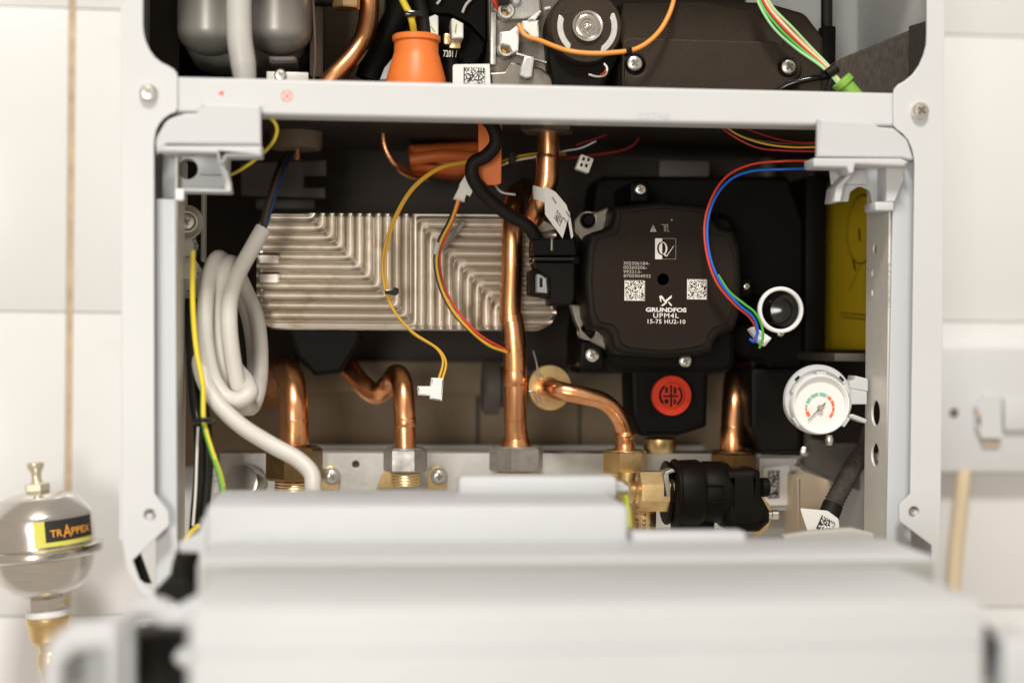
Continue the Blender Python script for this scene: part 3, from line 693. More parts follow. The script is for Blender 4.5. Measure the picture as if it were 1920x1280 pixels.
obj('maker_emblem', cat(fpl(rnd([(1236, 555, 1), (1240, 553.4, 2), (1243.5, 557, 2), (1247, 563, 1), (1259.6, 553), (1259.6, 557.5), (1248, 567.5, 1), (1244, 564, 1), (1240.5, 558.5, 2), (1239.6, 562, 1), (1240.4, 567), (1238, 565, 1)])),
                        fpl([(1238.6, 573.4), (1249.4, 564.9), (1251, 567.2), (1243.8, 573.4)], dy=0.00006), fpl([(1252.4, 566.4), (1254, 565.2), (1259.8, 571.2), (1259.8, 573.6), (1257.4, 573.4)], dy=0.00006)), 'print_white', face)
obj('status_lamp', lathe(P(1259.5, 412.5, YT), (0, -1, 0), [(0.0005, 0), (0.0005, 0.0001)], 12), 'print_grey', face)
# metal flange behind the head
for pts, hole in (([(1078, 436), (1076, 412, 8), (1092, 396, 8), (1120, 396, 4), (1138, 388), (1150, 400), (1150, 470), (1110, 470), (1092, 452, 8)], (1103, 413)),
                  ([(1070, 570), (1092, 572), (1098, 600), (1112, 600), (1150, 632), (1136, 656), (1106, 640, 8), (1088, 622, 8), (1078, 600)], (1103, 621))):
    obj('flange', plate(rnd(pts), YP+0.030, YP+0.040, 0.0012, [circ(hole[0], hole[1], 13, 20)]), 'dark_alloy', pump)
    obj('flange_plug', lathe(P(hole[0], hole[1], YP+0.036), (0, -1, 0), [(0.0038, 0), (0.0038, 0.002), (0.0028, 0.003)], 18), 'black_plastic', pump)
obj('volute', plate(rnd([(1110, 400), (1380, 400), (1380, 700), (1160, 700), (1110, 640)], 30), YP+0.046, YP+0.09, 0.004), 'black_plastic', pump)
obj('outlet_block', plate(rnd([(1182, 660), (1330, 660), (1326, 800, 8), (1270, 818, 6), (1205, 818, 6), (1186, 780, 8)]), YP+0.048, YP+0.085, 0.003), 'black_plastic', pump)
for px, py, r, lab in ((1110, 665, 14, 0), (1398, 537, 7, 0), (1200, 356, 12, 0), (1284, 676, 13, 0), (1462, 624, 8, 0)):
    screw(px, py, YP+0.030, r, None, pump, proud=0.003)
# hydraulic block that holds screws, cap and ring
hyd = thing('hydraulic_block', 'matt black moulded hydraulic block behind the pump', 'hydraulic block', P(1300, 840, 0.12))
obj('body', plate(rnd([(1078, 640), (1120, 330, 20), (1480, 330, 20), (1510, 420, 10), (1510, 860, 10), (1440, 864), (1434, 680, 10), (1330, 660), (1330, 700), (1086, 700)]), YP+0.0905, YP+0.135, 0.003), 'black_plastic', hyd)
obj('screw_plate', plate(rnd([(1090, 640), (1130, 640), (1136, 690, 10), (1086, 690, 10)]), YP+0.031, YP+0.090, 0.002), 'black_plastic', hyd)
obj('screw_plate', plate(rnd([(1384, 520), (1412, 520), (1412, 556), (1384, 556)], 6), YP+0.031, YP+0.090, 0.002), 'black_plastic', hyd)
obj('screw_plate', plate(rnd([(1182, 340), (1218, 340), (1218, 380), (1182, 380)], 6), YP+0.031, YP+0.090, 0.002), 'black_plastic', hyd)
obj('sensor_port', lathe(P(1462, 582, YP+0.02), (0, -1, 0), [(36*S(1462, 581, YP), -0.068), (36*S(1462, 581, YP), 0.012), (34*S(1462, 581, YP), 0.016), (30*S(1462, 581, YP), 0.014), (12*S(1462, 581, YP), 0.016), (3*S(1462, 581, YP), 0.0165)], 40), 'gloss_black', hyd)
obj('lower_post', plate(rnd([(1408, 690), (1504, 690), (1504, 850), (1430, 850), (1408, 800)], 10), 0.10, 0.152, 0.003), 'black_plastic', hyd)
obj('bracket_rib', bpx(1236, 300, 1330, 360, 0.16, 0.17, 0.001), 'dim_panel', hyd)
obj('vertical_pipe', tube([P(1440, 300, 0.19), P(1425, 480, 0.19), P(1418, 560, 0.19)], 0.0065, 16), 'dim_panel', hyd)
rg = tag(obj('retaining_ring', ring(P(1462, 581, YP-0.001), (0, -1, 0), 36*S(1462, 581, YP), 43.5*S(1462, 581, YP), 0.003, 48, 0.0006), 'bright_plastic'), 'white plastic ring around a glossy black port right of the pump', 'ring')
# red cap
YC = 0.094
rc = thing('vent_cap', 'round red plastic cap with a cut-out cross beneath the pump', 'cap', P(1258, 777, YC))
s = S(1258, 741, YC)
obj('disc', lathe(P(1258, 741, YC), (0, -1, 0), [(38*s, 0), (38*s, 0.002), (36.5*s, 0.003), (25*s, 0.0032), (24*s, 0.0014), (2*s, 0.0014)], 44), 'red_cap', rc)
for a0 in (20, 200):
    arc = [(1258+22*math.cos(math.radians(a0-65+k*10)), 741+22*math.sin(math.radians(a0-65+k*10))) for k in range(11)]+[(1258+18.5*math.cos(math.radians(a0+35-k*10)), 741+18.5*math.sin(math.radians(a0+35-k*10))) for k in range(11)]
    obj('slot', plate(arc, YC-0.0018, YC-0.0013, 0), 'slot_dark', rc)
for k, (x0, y0, x1, y1) in enumerate(((1257, 722, 1260, 762), (1244, 741, 1272, 744), (1248, 726, 1252, 736), (1264, 726, 1268, 738), (1247, 748, 1253, 756), (1264, 748, 1267, 757))):
    obj('slot', plate([(x0, y0), (x1, y0), (x1, y1), (x0, y1)], YC-0.00185-0.0001*k, YC-0.0013, 0), 'slot_dark', rc)

# motor connector block left of the pump
cn = thing('pump_connector', 'black plug block on the left side of the pump', 'connector', P(1040, 572, 0.08))
obj('upper_plug', plate(rnd([(1000, 448, 4), (1078, 446, 4), (1082, 470), (1082, 480, 4), (1000, 480, 4)]), 0.076, 0.10, 0.001), 'black_plastic', cn)
obj('upper_plug_rib', plate(rnd([(1002, 482, 3), (1080, 482, 3), (1080, 490), (1002, 490)], 1), 0.073, 0.10, 0.0008), 'gloss_black', cn)
obj('plug_body', plate(rnd([(1004, 492), (1078, 492), (1078, 560, 6), (1072, 572, 5), (1034, 572, 5), (1030, 520), (1010, 508, 6)]), 0.072, 0.10, 0.0012), 'black_plastic', cn)
obj('latch_frame', plate(rnd([(994, 506), (1034, 506), (1034, 560), (994, 552)], 4), 0.0795, 0.10, 0.0008, [rnd([(1003, 513), (1028, 513), (1030, 551), (1003, 549)], 1)]), 'black_plastic', cn)
obj('white_insert', plate([(1003, 513), (1012, 513), (1028, 524), (1028, 551), (1020, 549), (1003, 548)], 0.088, 0.092, 0.0004, [[(1012, 520), (1018, 521), (1018, 538), (1012, 538)]]), 'bright_plastic', cn)
obj('strap', bpx(1033, 446, 1037, 470, 0.0748, 0.0758, 0.0002), 'dark_alloy', cn)
obj('side_clip', bpx(1070, 480, 1088, 496, 0.076, 0.0835, 0.0008), 'black_plastic', cn)
tag(obj('bracket', plate(rnd([(992, 408), (1024, 414, 6), (1046, 430), (1014, 438, 3), (1000, 424)]), 0.105, 0.108, 0.0006), 'dark_alloy'), 'small bent metal bracket beneath the short upper copper pipe', 'bracket').name = 'pipe_bracket'

# ================================================================== PRESSURE GAUGE
YG = 0.040
ga = thing('pressure_gauge', 'white round pressure gauge with green and red scale and black needle', 'gauge', P(1540, 812, YG))
s = S(1538, 752, YG)
obj('flange', lathe(P(1535, 749, YG+0.003)+Vector((0, 0.003, 0)), (0, -1, 0), [(66*s, 0), (66*s, 0.0022), (64.5*s, 0.003), (56*s, 0.003), (55*s, 0.0015)], 56), 'gauge_grey', ga)
obj('drum', lathe(P(1540, 758, YG-0.0035)+Vector((0, 0.0235, 0)), (0, -1, 0), [(52*s, 0), (56*s, 0.012), (57*s, 0.018), (56*s, 0.0225), (54*s, 0.0235), (51.5*s, 0.0233), (50*s, 0.0222), (48.5*s, 0.0222), (47.5*s, 0.0205)], 56), 'bright_plastic', ga)
gc = P(1537, 764, YG-0.0008)
obj('dial', lathe(gc+Vector((0, 0.0006, 0)), (0, -1, 0), [(48*s, 0), (48*s, 0.0006)], 48), 'dial_white', ga)
def arc_seg(a0, a1, r1, r2, m, dy):
    n = max(2, int(abs(a1-a0)/5)); o = []
    for k in range(n+1):
        t = math.radians(a0+(a1-a0)*k/n); o.append((r2*math.cos(t), r2*math.sin(t)))
    for k in range(n+1):
        t = math.radians(a1+(a0-a1)*k/n); o.append((r1*math.cos(t), r1*math.sin(t)))
    return planar([[(x*s, z*s) for x, z in o]], gc+Vector((0, -0.0003, 0)), (1, 0, 0), (0, 0, 1), 0.0001)
for a0, a1, r1, r2, m in ((161, 136, 22.5, 28.5, 'dial_green'), (131, 98, 22.5, 28.5, 'dial_green'), (92, 63, 22.5, 28.5, 'dial_green'), (58, 53, 23.5, 28.5, 'dial_green'),
                          (50, 36, 23, 28.5, 'dial_red'), (31, 6, 23.5, 28.5, 'dial_red'), (2, -17, 24, 28.5, 'dial_red'), (-21, -42, 23.5, 28.5, 'dial_red'),
                          (168, 178, 24.5, 28, 'print_grey'), (182, 192, 24.5, 28, 'dial_red'), (196, 218, 22.5, 28.5, 'dial_red')):
    obj('scale_mark', arc_seg(a0, a1, r1, r2, m, 0), m, ga)
nd = Vector((-24, 0, -24)); 
t_ = Vector((1513-1537, 0, -(789-765)))*s; tl = Vector((9.5, 0, 9))*s; e = Vector((1, 0, -1)).normalized()*0.9*s
gn = gc+Vector((0, -0.0016, 0))
obj('needle', ([gn+t_+e*0.5, gn+tl+e*1.3, gn+tl-e*1.3, gn+t_-e*0.5, gn+t_+e*0.5+Vector((0, 0.0004, 0)), gn+tl+e*1.3+Vector((0, 0.0004, 0)), gn+tl-e*1.3+Vector((0, 0.0004, 0)), gn+t_-e*0.5+Vector((0, 0.0004, 0))],
               [(0, 1, 2, 3), (7, 6, 5, 4), (0, 4, 5, 1), (1, 5, 6, 2), (2, 6, 7, 3), (3, 7, 4, 0)]), 'needle', ga)
obj('needle_hub', lathe(gc, (0, -1, 0), [(5.5*s, 0.0004), (5.5*s, 0.0024), (4.5*s, 0.003), (2*s, 0.003)], 24), 'print_grey', ga)
for ang in (90, 30, 150, 215, 325):
    t = math.radians(ang); c = P(1538, 757, YG)+Vector((math.cos(t)*57.5*s, -0.001, math.sin(t)*57.5*s))
    obj('snap_tab', turn(box(c.x-0.003, c.x+0.003, c.y-0.0015, c.y+0.004, c.z-0.0012, c.z+0.0012, 0.0005), c, -(t-math.pi/2)), 'gauge_grey', ga)
for ang in (45, 135):
    t = math.radians(ang); c = P(1536, 752, YG+0.0028)+Vector((math.cos(t)*60.5*s, 0, math.sin(t)*60.5*s))
    obj('lug_slot', turn(box(c.x-0.0016, c.x+0.0016, c.y-0.0003, c.y, c.z-0.0007, c.z+0.0007), c, -(t-math.pi/2)), 'slot_dark', ga)
for pts in ([(1592, 716), (1602, 712), (1604, 704), (1628, 710), (1628, 734), (1594, 728)], [(1594, 728), (1626, 734), (1626, 758), (1596, 758)], [(1590, 778), (1600, 776), (1626, 786), (1624, 794), (1592, 782)]):
    obj('mounting_arm', plate(rnd(pts, 2), YG+0.002+random.uniform(0, 0.002), YG+0.016, 0.0006), 'gauge_grey', ga)
obj('bulb', lathe(P(1555, 815, 0.055), (0, 0, -1), [(0.002, 0), (0.0028, 0.003), (0.0018, 0.006)], 14), 'screw_zinc', ga)

# ================================================================== SAFETY VALVE (brass elbow and black body)
YV = 0.062
vb = thing('motor_valve', 'brass valve with a black ribbed plastic body lying across the right bay', 'valve', P(1300, 995, YV))
def vx(px): return P(px, 925, YV).x
s = S(1300, 925, YV); vz = P(1300, 924, YV).z
def xl(px0, prof, seg=40, zpx=924, y=YV, rot=0.0):
    o = Vector((vx(px0), y, P(1300, zpx, YV).z))
    return lathe(o, (1, 0, 0), [(r*s, h*s) for r, h in prof], seg, rot)
obj('hex_body', xl(1194, [(30, 0), (38, 3), (40, 10), (40, 70), (37, 73)], 8, 920, YV, math.pi/8), 'brass', vb, 20)
obj('neck', xl(1180, [(20, 0), (22, 4), (20, 10), (24, 16)], 24, 922), 'brass', vb)
obj('column', lathe(P(1206, 1010, YV+0.004), (0, 0, 1), [(24*s, 0), (24*s, 60*s), (20*s, 66*s), (18*s, 80*s)], 28), 'brass', vb)
obj('stem', lathe(P(1176, 935, YV+0.03), (0, 0, 1), [(17*s, 0), (17*s, 25*s), (21*s, 30*s), (21*s, 40*s), (18*s, 52*s)], 24), 'brass', vb)
obj('retainer', plate(rnd([(1245, 892), (1248, 884, 2), (1262, 878, 3), (1266, 884), (1254, 888), (1256, 930), (1250, 930)]), YV-40*s-0.001, YV-40*s+0.012, 0.0004), 'nut_steel', vb)
obj('retainer_slot', bpx(1246, 892, 1251, 930, YV-40*s+0.0, YV-40*s+0.004, 0.0002), 'slot_dark', vb)
for k, line in enumerate(('1/1 275', 'CT 533', '42109124')):
    ang = math.radians(-48+k*34); r = 24*s+0.00008
    c0 = P(1206, 1010, YV+0.004); 
    pos = Vector((c0.x+r*math.sin(ang), c0.y-r*math.cos(ang), P(1206, 950, YV).z))
    obj('stamped_digits', text(line, pos, (0, 0, -1), (math.cos(ang), math.sin(ang), 0), 40*s, 6*s, 0.01, 0.00012), 'slot_dark', vb)
obj('body_ring', xl(1257, [(50, 0), (60, 2), (64, 6), (64, 10), (61, 13), (62, 20), (63, 48), (58, 58)], 48), 'black_plastic', vb)
obj('body_barrel', xl(1314, [(56, 0), (58, 4), (58, 44), (54, 50)], 44, 922), 'black_plastic', vb)
obj('rear_flange', xl(1249, [(58, 0), (60, 2), (60, 6), (57, 8)], 40, 925, YV+0.006), 'black_plastic', vb)
obj('cap_barrel', plate(rnd([(1362, 880, 6), (1416, 878, 6), (1428, 884, 6), (1430, 930), (1446, 958, 8), (1446, 980, 8), (1426, 998, 12), (1366, 998, 14), (1360, 960)]), YV-0.016, YV+0.016, 0.005, res=4), 'black_plastic', vb)
obj('end_knob', xl(1424, [(18, 0), (18, 11), (15, 14)], 28, 912, YV-0.004), 'black_plastic', vb)
obj('nameplate', plate(rnd([(1326, 908), (1358, 908), (1358, 942), (1326, 942)], 2), YV-58*s-0.0005, YV-58*s+0.004, 0.0003, [rnd([(1327.5, 909.5), (1356.5, 909.5), (1356.5, 940.5), (1327.5, 940.5)], 2)]), 'black_plastic', vb)
obj('gold_rim', plate(rnd([(1426, 930), (1444, 946, 10), (1450, 966, 12), (1440, 990, 12), (1424, 1004), (1410, 1000)]), YV+0.0165, YV+0.019, 0.0005), 'brass', vb)
obj('pin', xl(1444, [(7, 0), (7, 6), (9, 7), (9, 18), (7, 20)], 20, 966, YV+0.004), 'screw_zinc', vb)
obj('foot', bpx(1266, 976, 1340, 1000, YV-0.004, YV+0.01, 0.001), 'black_plastic', vb)
tag(obj('lime_clip', plate(rnd([(1168, 926, 2), (1178, 928, 3), (1184, 960), (1186, 990, 3), (1172, 990)]), -0.008, 0.0, 0.001), 'lime_plastic'), 'lime green plastic clip at the end of the control housing', 'clip')
tag(obj('housing_latch', plate(rnd([(1140, 904, 3), (1168, 904, 3), (1180, 914, 4), (1180, 922, 3), (1140, 922)]), -0.010, 0.004, 0.001), 'white_plastic'), 'small white latch tip beside the brass neck', 'latch')

# loom and labels in the right corner
bx_ = thing('terminal_bracket', 'grey metal bracket with a speckled white label right of the black valve', 'bracket', P(1470, 960, 0.118))
obj('bracket_plate', plate(rnd([(1424, 858), (1500, 858), (1506, 956), (1424, 956)]), 0.128, 0.131, 0.0006), 'galvanised', bx_)
lb = obj('label', plate(rnd([(1430, 876), (1480, 871), (1486, 946), (1434, 948)], 3), 0.1262, 0.1275, 0.0002), 'label_white', bx_)
o = P(1440, 934, 0.126); q = P(1462, 882, 0.126)
obj('dot_code', matrix_code(o, (1, 0, 0.04), (0, 0, 1), q.x-o.x, q.z-o.z, 9, 22, 0.5, 31), 'ink', lb)
for py in (866, 940):
    obj('rivet', lathe(P(1496, py, 0.128), (0, -1, 0), [(0.003, 0), (0.003, 0.001), (0.0018, 0.0014), (0.0016, 0.0006)], 16), 'dark_alloy', bx_)
obj('hinge_knuckle', lathe(P(1508, 846, 0.12), (0, -1, 0), [(0.003, 0), (0.003, 0.002), (0.0012, 0.003)], 14), 'screw_zinc', bx_)
tag(obj('junction_block', plate(rnd([(1494, 892), (1512, 884), (1556, 900), (1560, 912), (1562, 1030), (1494, 1030)], 3), 0.105, 0.134, 0.002), 'cream_plastic'), 'cream plastic block standing behind the paper flag', 'block')
tag(obj('shield_plate', plate(rnd([(1508, 830), (1640, 830), (1640, 930), (1556, 900), (1508, 876)]), 0.135, 0.138, 0.0005), 'dim_panel'), 'dull dark shield plate behind the corrugated black cable', 'shield')
lm = thing('sleeved_cable', 'black fabric-sleeved cable bending down behind the right frame', 'cable', P(1560, 970, 0.07))
pts = [(1636, 800, 0.088), (1624, 840, 0.080), (1602, 872, 0.074), (1580, 910, 0.07), (1562, 945, 0.068), (1555, 962, 0.066)]
sp_, rr_ = spline([P(*p) for p in pts], 0.0056, 14)
rr_ = [0.0056*(1+0.07*math.sin(i*2.4)) for i in range(len(rr_))]
obj('sleeve', tube(sp_, rr_, 16, smooth=False), 'foam', lm, 70)
obj('end_band', tube([P(1562, 945, 0.068), P(1554, 966, 0.066)], 0.0061, 16, smooth=False), 'rubber', lm)
fl = [(1500, 952, 3), (1552, 957, 6), (1572, 972, 8), (1576, 1004, 2), (1519, 1010, 2)]
tg = tag(obj('cable_flag', plate(rnd(fl), 0.056, 0.0566, 0.0001), 'label_white'), 'white folded paper flag with a speckled code on the sleeved cable', 'label')
o = P(1530, 990, 0.0559); q = P(1552, 968, 0.0559)
obj('dot_code', matrix_code(o, (1, 0, -0.55), (0.45, 0, 1), 0.0095, 0.0085, 12, 12, 0.34, 5), 'ink', tg)
tag(obj('clear_bag', plate(rnd([(1470, 1004), (1520, 996, 10), (1600, 990, 12), (1640, 1000, 6), (1640, 1030), (1470, 1030)]), -0.02, -0.012, 0.001), 'hose_grey'), 'crumpled pale grey sleeve lying on the housing at right', 'sleeve')

# ================================================================== WIRES AND CABLES IN THE LOWER BAY
cc = thing('coiled_cable', 'thick grey mains cable coiled in loops and running down to the housing', 'cable', P(588, 960, 0.03))
path = [(494, 428, .066), (470, 470, .064), (446, 515, .060), (432, 560, .057), (430, 610, .055), (438, 680, .056), (452, 742, .060), (470, 764, .074), (486, 720, .092), (488, 650, .100), (480, 590, .102), (462, 548, .098),
        (444, 510, .085), (432, 492, .070), (420, 505, .061), (412, 560, .062), (412, 630, .064), (424, 700, .066), (446, 756, .072), (468, 760, .088), (478, 690, .104), (470, 610, .108), (448, 540, .098), (420, 490, .080), (406, 486, .066), (392, 520, .058),
        (384, 590, .055), (388, 660, .055), (402, 715, .054), (424, 744, .052), (450, 750, .050), (468, 738, .052), (466, 722, .062), (450, 700, .080), (415, 660, .090), (385, 640, .078), (374, 660, .064), (380, 705, .052),
        (405, 752, .046), (450, 796, .042), (510, 834, .040), (560, 862, .036), (584, 888, .032), (587, 915, .028), (586, 960, .026)]
obj('sheath', tube([P(*p) for p in path], 15.6*S(430, 600, .055), 16, 6), 'grey_cable', cc, 80)
for dx, m in ((-6, 'black_wire'), (0, 'brown_wire'), (6, 'navy_wire')):
    obj('core', tube([P(494+dx*0.4, 430, .066), P(500+dx, 400, .068), P(515+dx, 350, .074), P(530+dx*1.2, 310, .09), P(545+dx, 285, .12)], 3.4*S(500, 400, .07), 8), m, cc)
wire('earth_wire', [(362, 470, .040), (361, 540, .040), (363, 600, .038), (369, 660, .036), (380, 720, .034), (382, 790, .030), (396, 842, .026), (414, 895, .022), (420, 930, .020)], 10, 'earth_wire', 'green and yellow earth wire running down beside the left frame', 'wire', seg=12)
for k, (dx, w, lab) in enumerate(((0, 22, 'black cable closest to the left frame, tied to the earth wire'), (16, 18, 'black printed cable just right of the earth wire'))):
    c = wire('black_cable', [(358+dx, 560, .062), (360+dx, 660, .060), (366+dx, 760, .056), (372+dx, 800, .052), (374+dx, 880, .048), (368+dx, 960, .044), (362+dx, 1040, .04)], w, 'gloss_black', lab, 'cable', 'black cables at the left frame', 12)
    if k == 1:
        obj('printed_marking', text('0,61 G-4 YEL', P(398, 850, .034), (0.05, 0, -1), (1, 0, 0.05), 0.022, 0.0022, 0, 0.0001), 'print_white', c)
tag(obj('cable_tie', tube([P(366, 790, .028), P(380, 787, .025), P(396, 789, .030), P(394, 793, .05), P(372, 794, .05), P(366, 790, .028)], 0.0014, 8, 5), 'gloss_black'), 'small black cable tie around the earth wire at the left frame', 'cable tie')
wire('white_wire', [(371, 800, .04), (369, 860, .038), (366, 920, .036), (362, 985, .034)], 5, 'white_wire', 'thin white wire hanging down at the left frame', 'wire')
wire('yellow_wire', [(372, 985, .03), (352, 1005, .02), (338, 1040, .01), (332, 1075, .004)], 9, 'lemon_wire', 'short yellow wire end below the left frame, beside the hinge lug')
# earth terminal at the upper left: ring washer, screw, tag
et = thing('earth_terminal', 'round earth terminal with screw and stamped tag, half hidden by the left frame', 'terminal', P(352, 500, .056))
s = S(352, 418, .056)
obj('washer', lathe(P(350, 416, .058), (0.2, -1, 0), [(31*s, 0), (31*s, .001), (29*s, .0016), (18*s, .0016)], 36), 'dark_alloy', et)
obj('inner_ring', ring(P(350, 416, .0562), (0.2, -1, 0), 17*s, 20*s, .001, 32, .0002), 'screw_zinc', et)
obj('outer_ring', ring(P(350, 416, .0566), (0.2, -1, 0), 29.5*s, 31.5*s, .0012, 36, .0003), 'screw_zinc', et)
screw(350, 416, .0555, 14, None, et, 'head', proud=.002)
tgp = obj('tag', plate(rnd([(338, 446), (366, 444), (372, 462, 8), (364, 480, 8), (338, 482)]), .060, .0612, .0003), 'galvanised', et)
obj('tag_lettering', text('OREO', P(360, 448, .0598), (0.25, 0, -1), (1, 0, 0.25), 30*s, 8*s, .02, .0001), 'ink', tgp)
cp = obj('carton_label', plate([(340, 486), (362, 480), (382, 510), (374, 560), (340, 600)], .066, .067, .0002), 'label_white', et)
for k in range(10):
    px, py = random.uniform(346, 374), random.uniform(498, 565)
    obj('speckle', plate([(px, py), (px+4, py+1), (px+3, py+4), (px-1, py+3)], .0658, .0659, 0), 'ink', cp)
obj('cover', bpx(338, 490, 369, 524, .052, .054, .001), 'galvanised', et)
tag(obj('inner_rail', bpx(377, 358, 383, 490, .10, .115, .001), 'panel_grey'), 'thin pale vertical rail edge in the dark upper left of the bay', 'rail')

# yellow looped pair with white angle plug
yp = thing('yellow_wire_pair', 'looped pair of yellow wires ending in a white angled plug', 'wire', P(808, 752, .085))
lp = [(905, 300, .100), (870, 305, .095), (825, 315, .088), (775, 352, .082), (740, 410, .079), (721, 475, .078), (722, 525, .078), (736, 576, .079), (772, 622, .082), (822, 656, .085), (833, 678, .086), (826, 712, .086)]
for k, (dx, dy) in enumerate(((-1.8, -1.2), (1.9, 1.4))):
    obj('strand', tube([P(p[0]+dx*(1+0.7*math.sin(i*1.3+k)), p[1]+dy*(1+0.6*math.cos(i*1.7+k)), p[2]+k*.0006) for i, p in enumerate(lp)], 2.5*S(740, 410, .08), 8), 'yellow_wire', yp, 80)
obj('cable_tie', plate(rnd([(722, 543, 1), (734, 542), (741, 538, 1), (748, 541, 2), (748, 550, 2), (742, 554, 2), (733, 552), (722, 551, 1)]), .0745, .0785, .0006), 'gloss_black', yp)
obj('plug', plate(rnd([(783, 724, 1), (807, 724), (809, 708, 1), (832, 709, 1), (829, 752, 1), (806, 748, 1), (806, 742), (784, 741, 1)]), .084, .091, .0008), 'bright_plastic', yp)
# continuation at the right of the orange strip
for k, (pts, m, lab, w) in enumerate((([(935, 303, .105), (975, 292, .11), (1010, 288, .118), (1060, 286, .13)], 'yellow_wire', 'yellow wire passing behind the short upper copper pipe, upper strand', 4),
                                      ([(935, 308, .106), (975, 297, .111), (1010, 293, .119), (1060, 290, .13)], 'yellow_wire', 'yellow wire passing behind the short upper copper pipe, lower strand', 4),
                                      ([(936, 312, .104), (960, 302, .106), (1000, 296, .112), (1060, 284, .118), (1090, 278, .11), (1117, 265, .10)], 'white_wire', 'white wire passing behind the short upper copper pipe to the dark right', 3.5),
                                      ([(928, 346, .112), (940, 360, .11), (966, 365, .112)], 'white_wire', 'short white wire loop beneath the flat orange strip', 4),
                                      ([(1080, 272, .13), (1130, 255, .13), (1200, 228, .13)], 'dark_red_wire', 'dark red wire rising to the cross bar right of the steel nut', 3.5),
                                      ([(1000, 300, .14), (1100, 292, .14), (1190, 270, .14), (1205, 230, .14)], 'dark_red_wire', 'faint dark red wire arching in the shadow above the pump', 3.5))):
    wire('thin_wire', pts, w, m, lab)
tag(obj('wire_collar', bpx(955, 284, 967, 308, .098, .104, .0008), 'rubber'), 'black collar on the yellow wires beside the flat orange strip', 'collar')
# black/yellow/red loom with white plug
lo = thing('sensor_loom', 'black, yellow and red wires hanging from a white plug, clipped with a white sleeve', 'wire', P(940, 660, .09))
base = [(858, 376, .085), (846, 412, .084), (826, 452, .083), (818, 486, .083), (826, 535, .083), (850, 584, .084), (888, 625, .088), (918, 648, .092), (950, 660, .1)]
for dx, dy, m in ((-4, 0, 'black_wire'), (0.8, 0, 'yellow_wire')):
    obj('strand', tube([P(p[0]+dx*(1-0.7*i/8), p[1]+dy, p[2]+(0.001 if m == 'black_wire' else 0)) for i, p in enumerate(base)], 2.9*S(850, 500, .083), 8), m, lo, 80)
obj('strand', tube([P(862, 376, .085), P(852, 405, .085), P(838, 440, .0855), P(824, 480, .0865), P(832, 535, .0865), P(862, 588, .0855), P(900, 628, .088), P(950, 657, .1)], 2.6*S(850, 500, .083), 8), 'red_wire', lo, 80)
obj('sleeve', tube([P(821, 455, .083), P(816, 477, .083)], 6*S(820, 466, .083), 12, smooth=False, flat=0.8), 'hose_grey', lo)
pc = P(872, 350, .085)
obj('plug', plate(rnd([(876, 322, 2), (890, 352, 2), (882, 368), (876, 366), (872, 378, 2), (850, 372, 2), (861, 350), (862, 344)]), .080, .089, .0008), 'white_cable', lo)
obj('plug_slot', plate([(874, 366), (880, 368), (876, 378), (871, 376)], .0796, .0799, 0), 'slot_dark', lo)
# black hose from the bar to the pump plug
wire('black_hose', [(905, 215, .075), (925, 240, .074), (930, 268, .074), (912, 292, .075), (888, 306, .076), (885, 328, .077), (905, 362, .080), (950, 400, .084), (990, 425, .086), (1008, 450, .088)], 26, 'rubber', 'thick black hose curling down from the cross bar to the pump plug', 'hose', None, 16)
# paper tag round the upper copper pipe
pt = thing('pipe_tag', 'white paper tag wrapped round the short upper copper pipe', 'tag', P(1050, 445, .07))
s = S(1022, 360, .095)
arc = [(1022+23*math.cos(math.radians(a_)), .096-23*s*math.sin(math.radians(a_))) for a_ in range(200, -40, -20)]
V = []; F = []
for k, (px, yy) in enumerate(arc):
    tz = (px-1000)*0.42
    p0 = P(px, 342+tz, .075); p1 = P(px, 368+tz, .075)
    V += [Vector((P(px, 350, .095).x, yy, p0.z)), Vector((P(px, 350, .095).x, yy, p1.z))]
for k in range(len(arc)-1): F.append((2*k, 2*k+1, 2*k+3, 2*k+2))
obj('band', (V, F), 'label_white', pt)
tf = obj('flap', plate([(1020, 348), (1042, 360), (1062, 384), (1068, 402), (1055, 447), (1022, 402)], .069, .0694, .0001), 'label_white', pt)
obj('flap', plate([(1064, 398), (1068, 396), (1075, 443), (1071, 448), (1066, 420)], .0705, .0709, .0001), 'label_white', pt)
o = P(1050, 425, .0689)
obj('dot_code', matrix_code(P(1050, 425, .0689), Vector((-13, 0, 19)), Vector((8, 0, 21)), 20*S(1050, 420, .07), 17*S(1050, 420, .07), 16, 16, .5, 3), 'ink', tf)
for (px, py, s_) in ((1034, 371, '8705904'), (1060, 397, '00260'), (1055, 409, '0412')):
    obj('printed_line', text(s_, P(px, py, .0689), Vector((14, 0, -21)), Vector((8, 0, 6)), 14*S(px, py, .07), 3.2*S(px, py, .07), .02, .0001), 'ink', tf)
# red / blue / green pump signal loom
for pts, m, w, lab in (([(1530, 302, .03), (1470, 303, .05), (1410, 308, .052), (1365, 328, .05), (1336, 368, .046), (1321, 420, .046), (1325, 480, .046), (1345, 530, .046), (1378, 572, .048), (1408, 598, .052), (1420, 625, .056), (1412, 640, .058)], 'red_wire', 5, 'red wire arching over the right side of the pump face'),
                       ([(1530, 316, .03), (1470, 317, .05), (1410, 320, .052), (1370, 335, .05), (1341, 372, .046), (1326, 420, .0455), (1330, 480, .0455), (1351, 530, .0455), (1384, 570, .0475), (1412, 594, .051), (1421, 620, .054), (1414, 640, .056), (1406, 636, .059)], 'blue_wire', 5.4, 'blue wire arching over the right side of the pump face'),
                       ([(1346, 515, .047), (1368, 546, .047), (1395, 570, .048), (1415, 586, .050), (1428, 610, .053), (1430, 632, .055), (1424, 652, .058)], 'green_wire', 5, 'green wire emerging beside the blue one at the lower right of the pump')):
    wire('signal_wire', pts, w, m, lab, 'wire', 'pump signal wires')
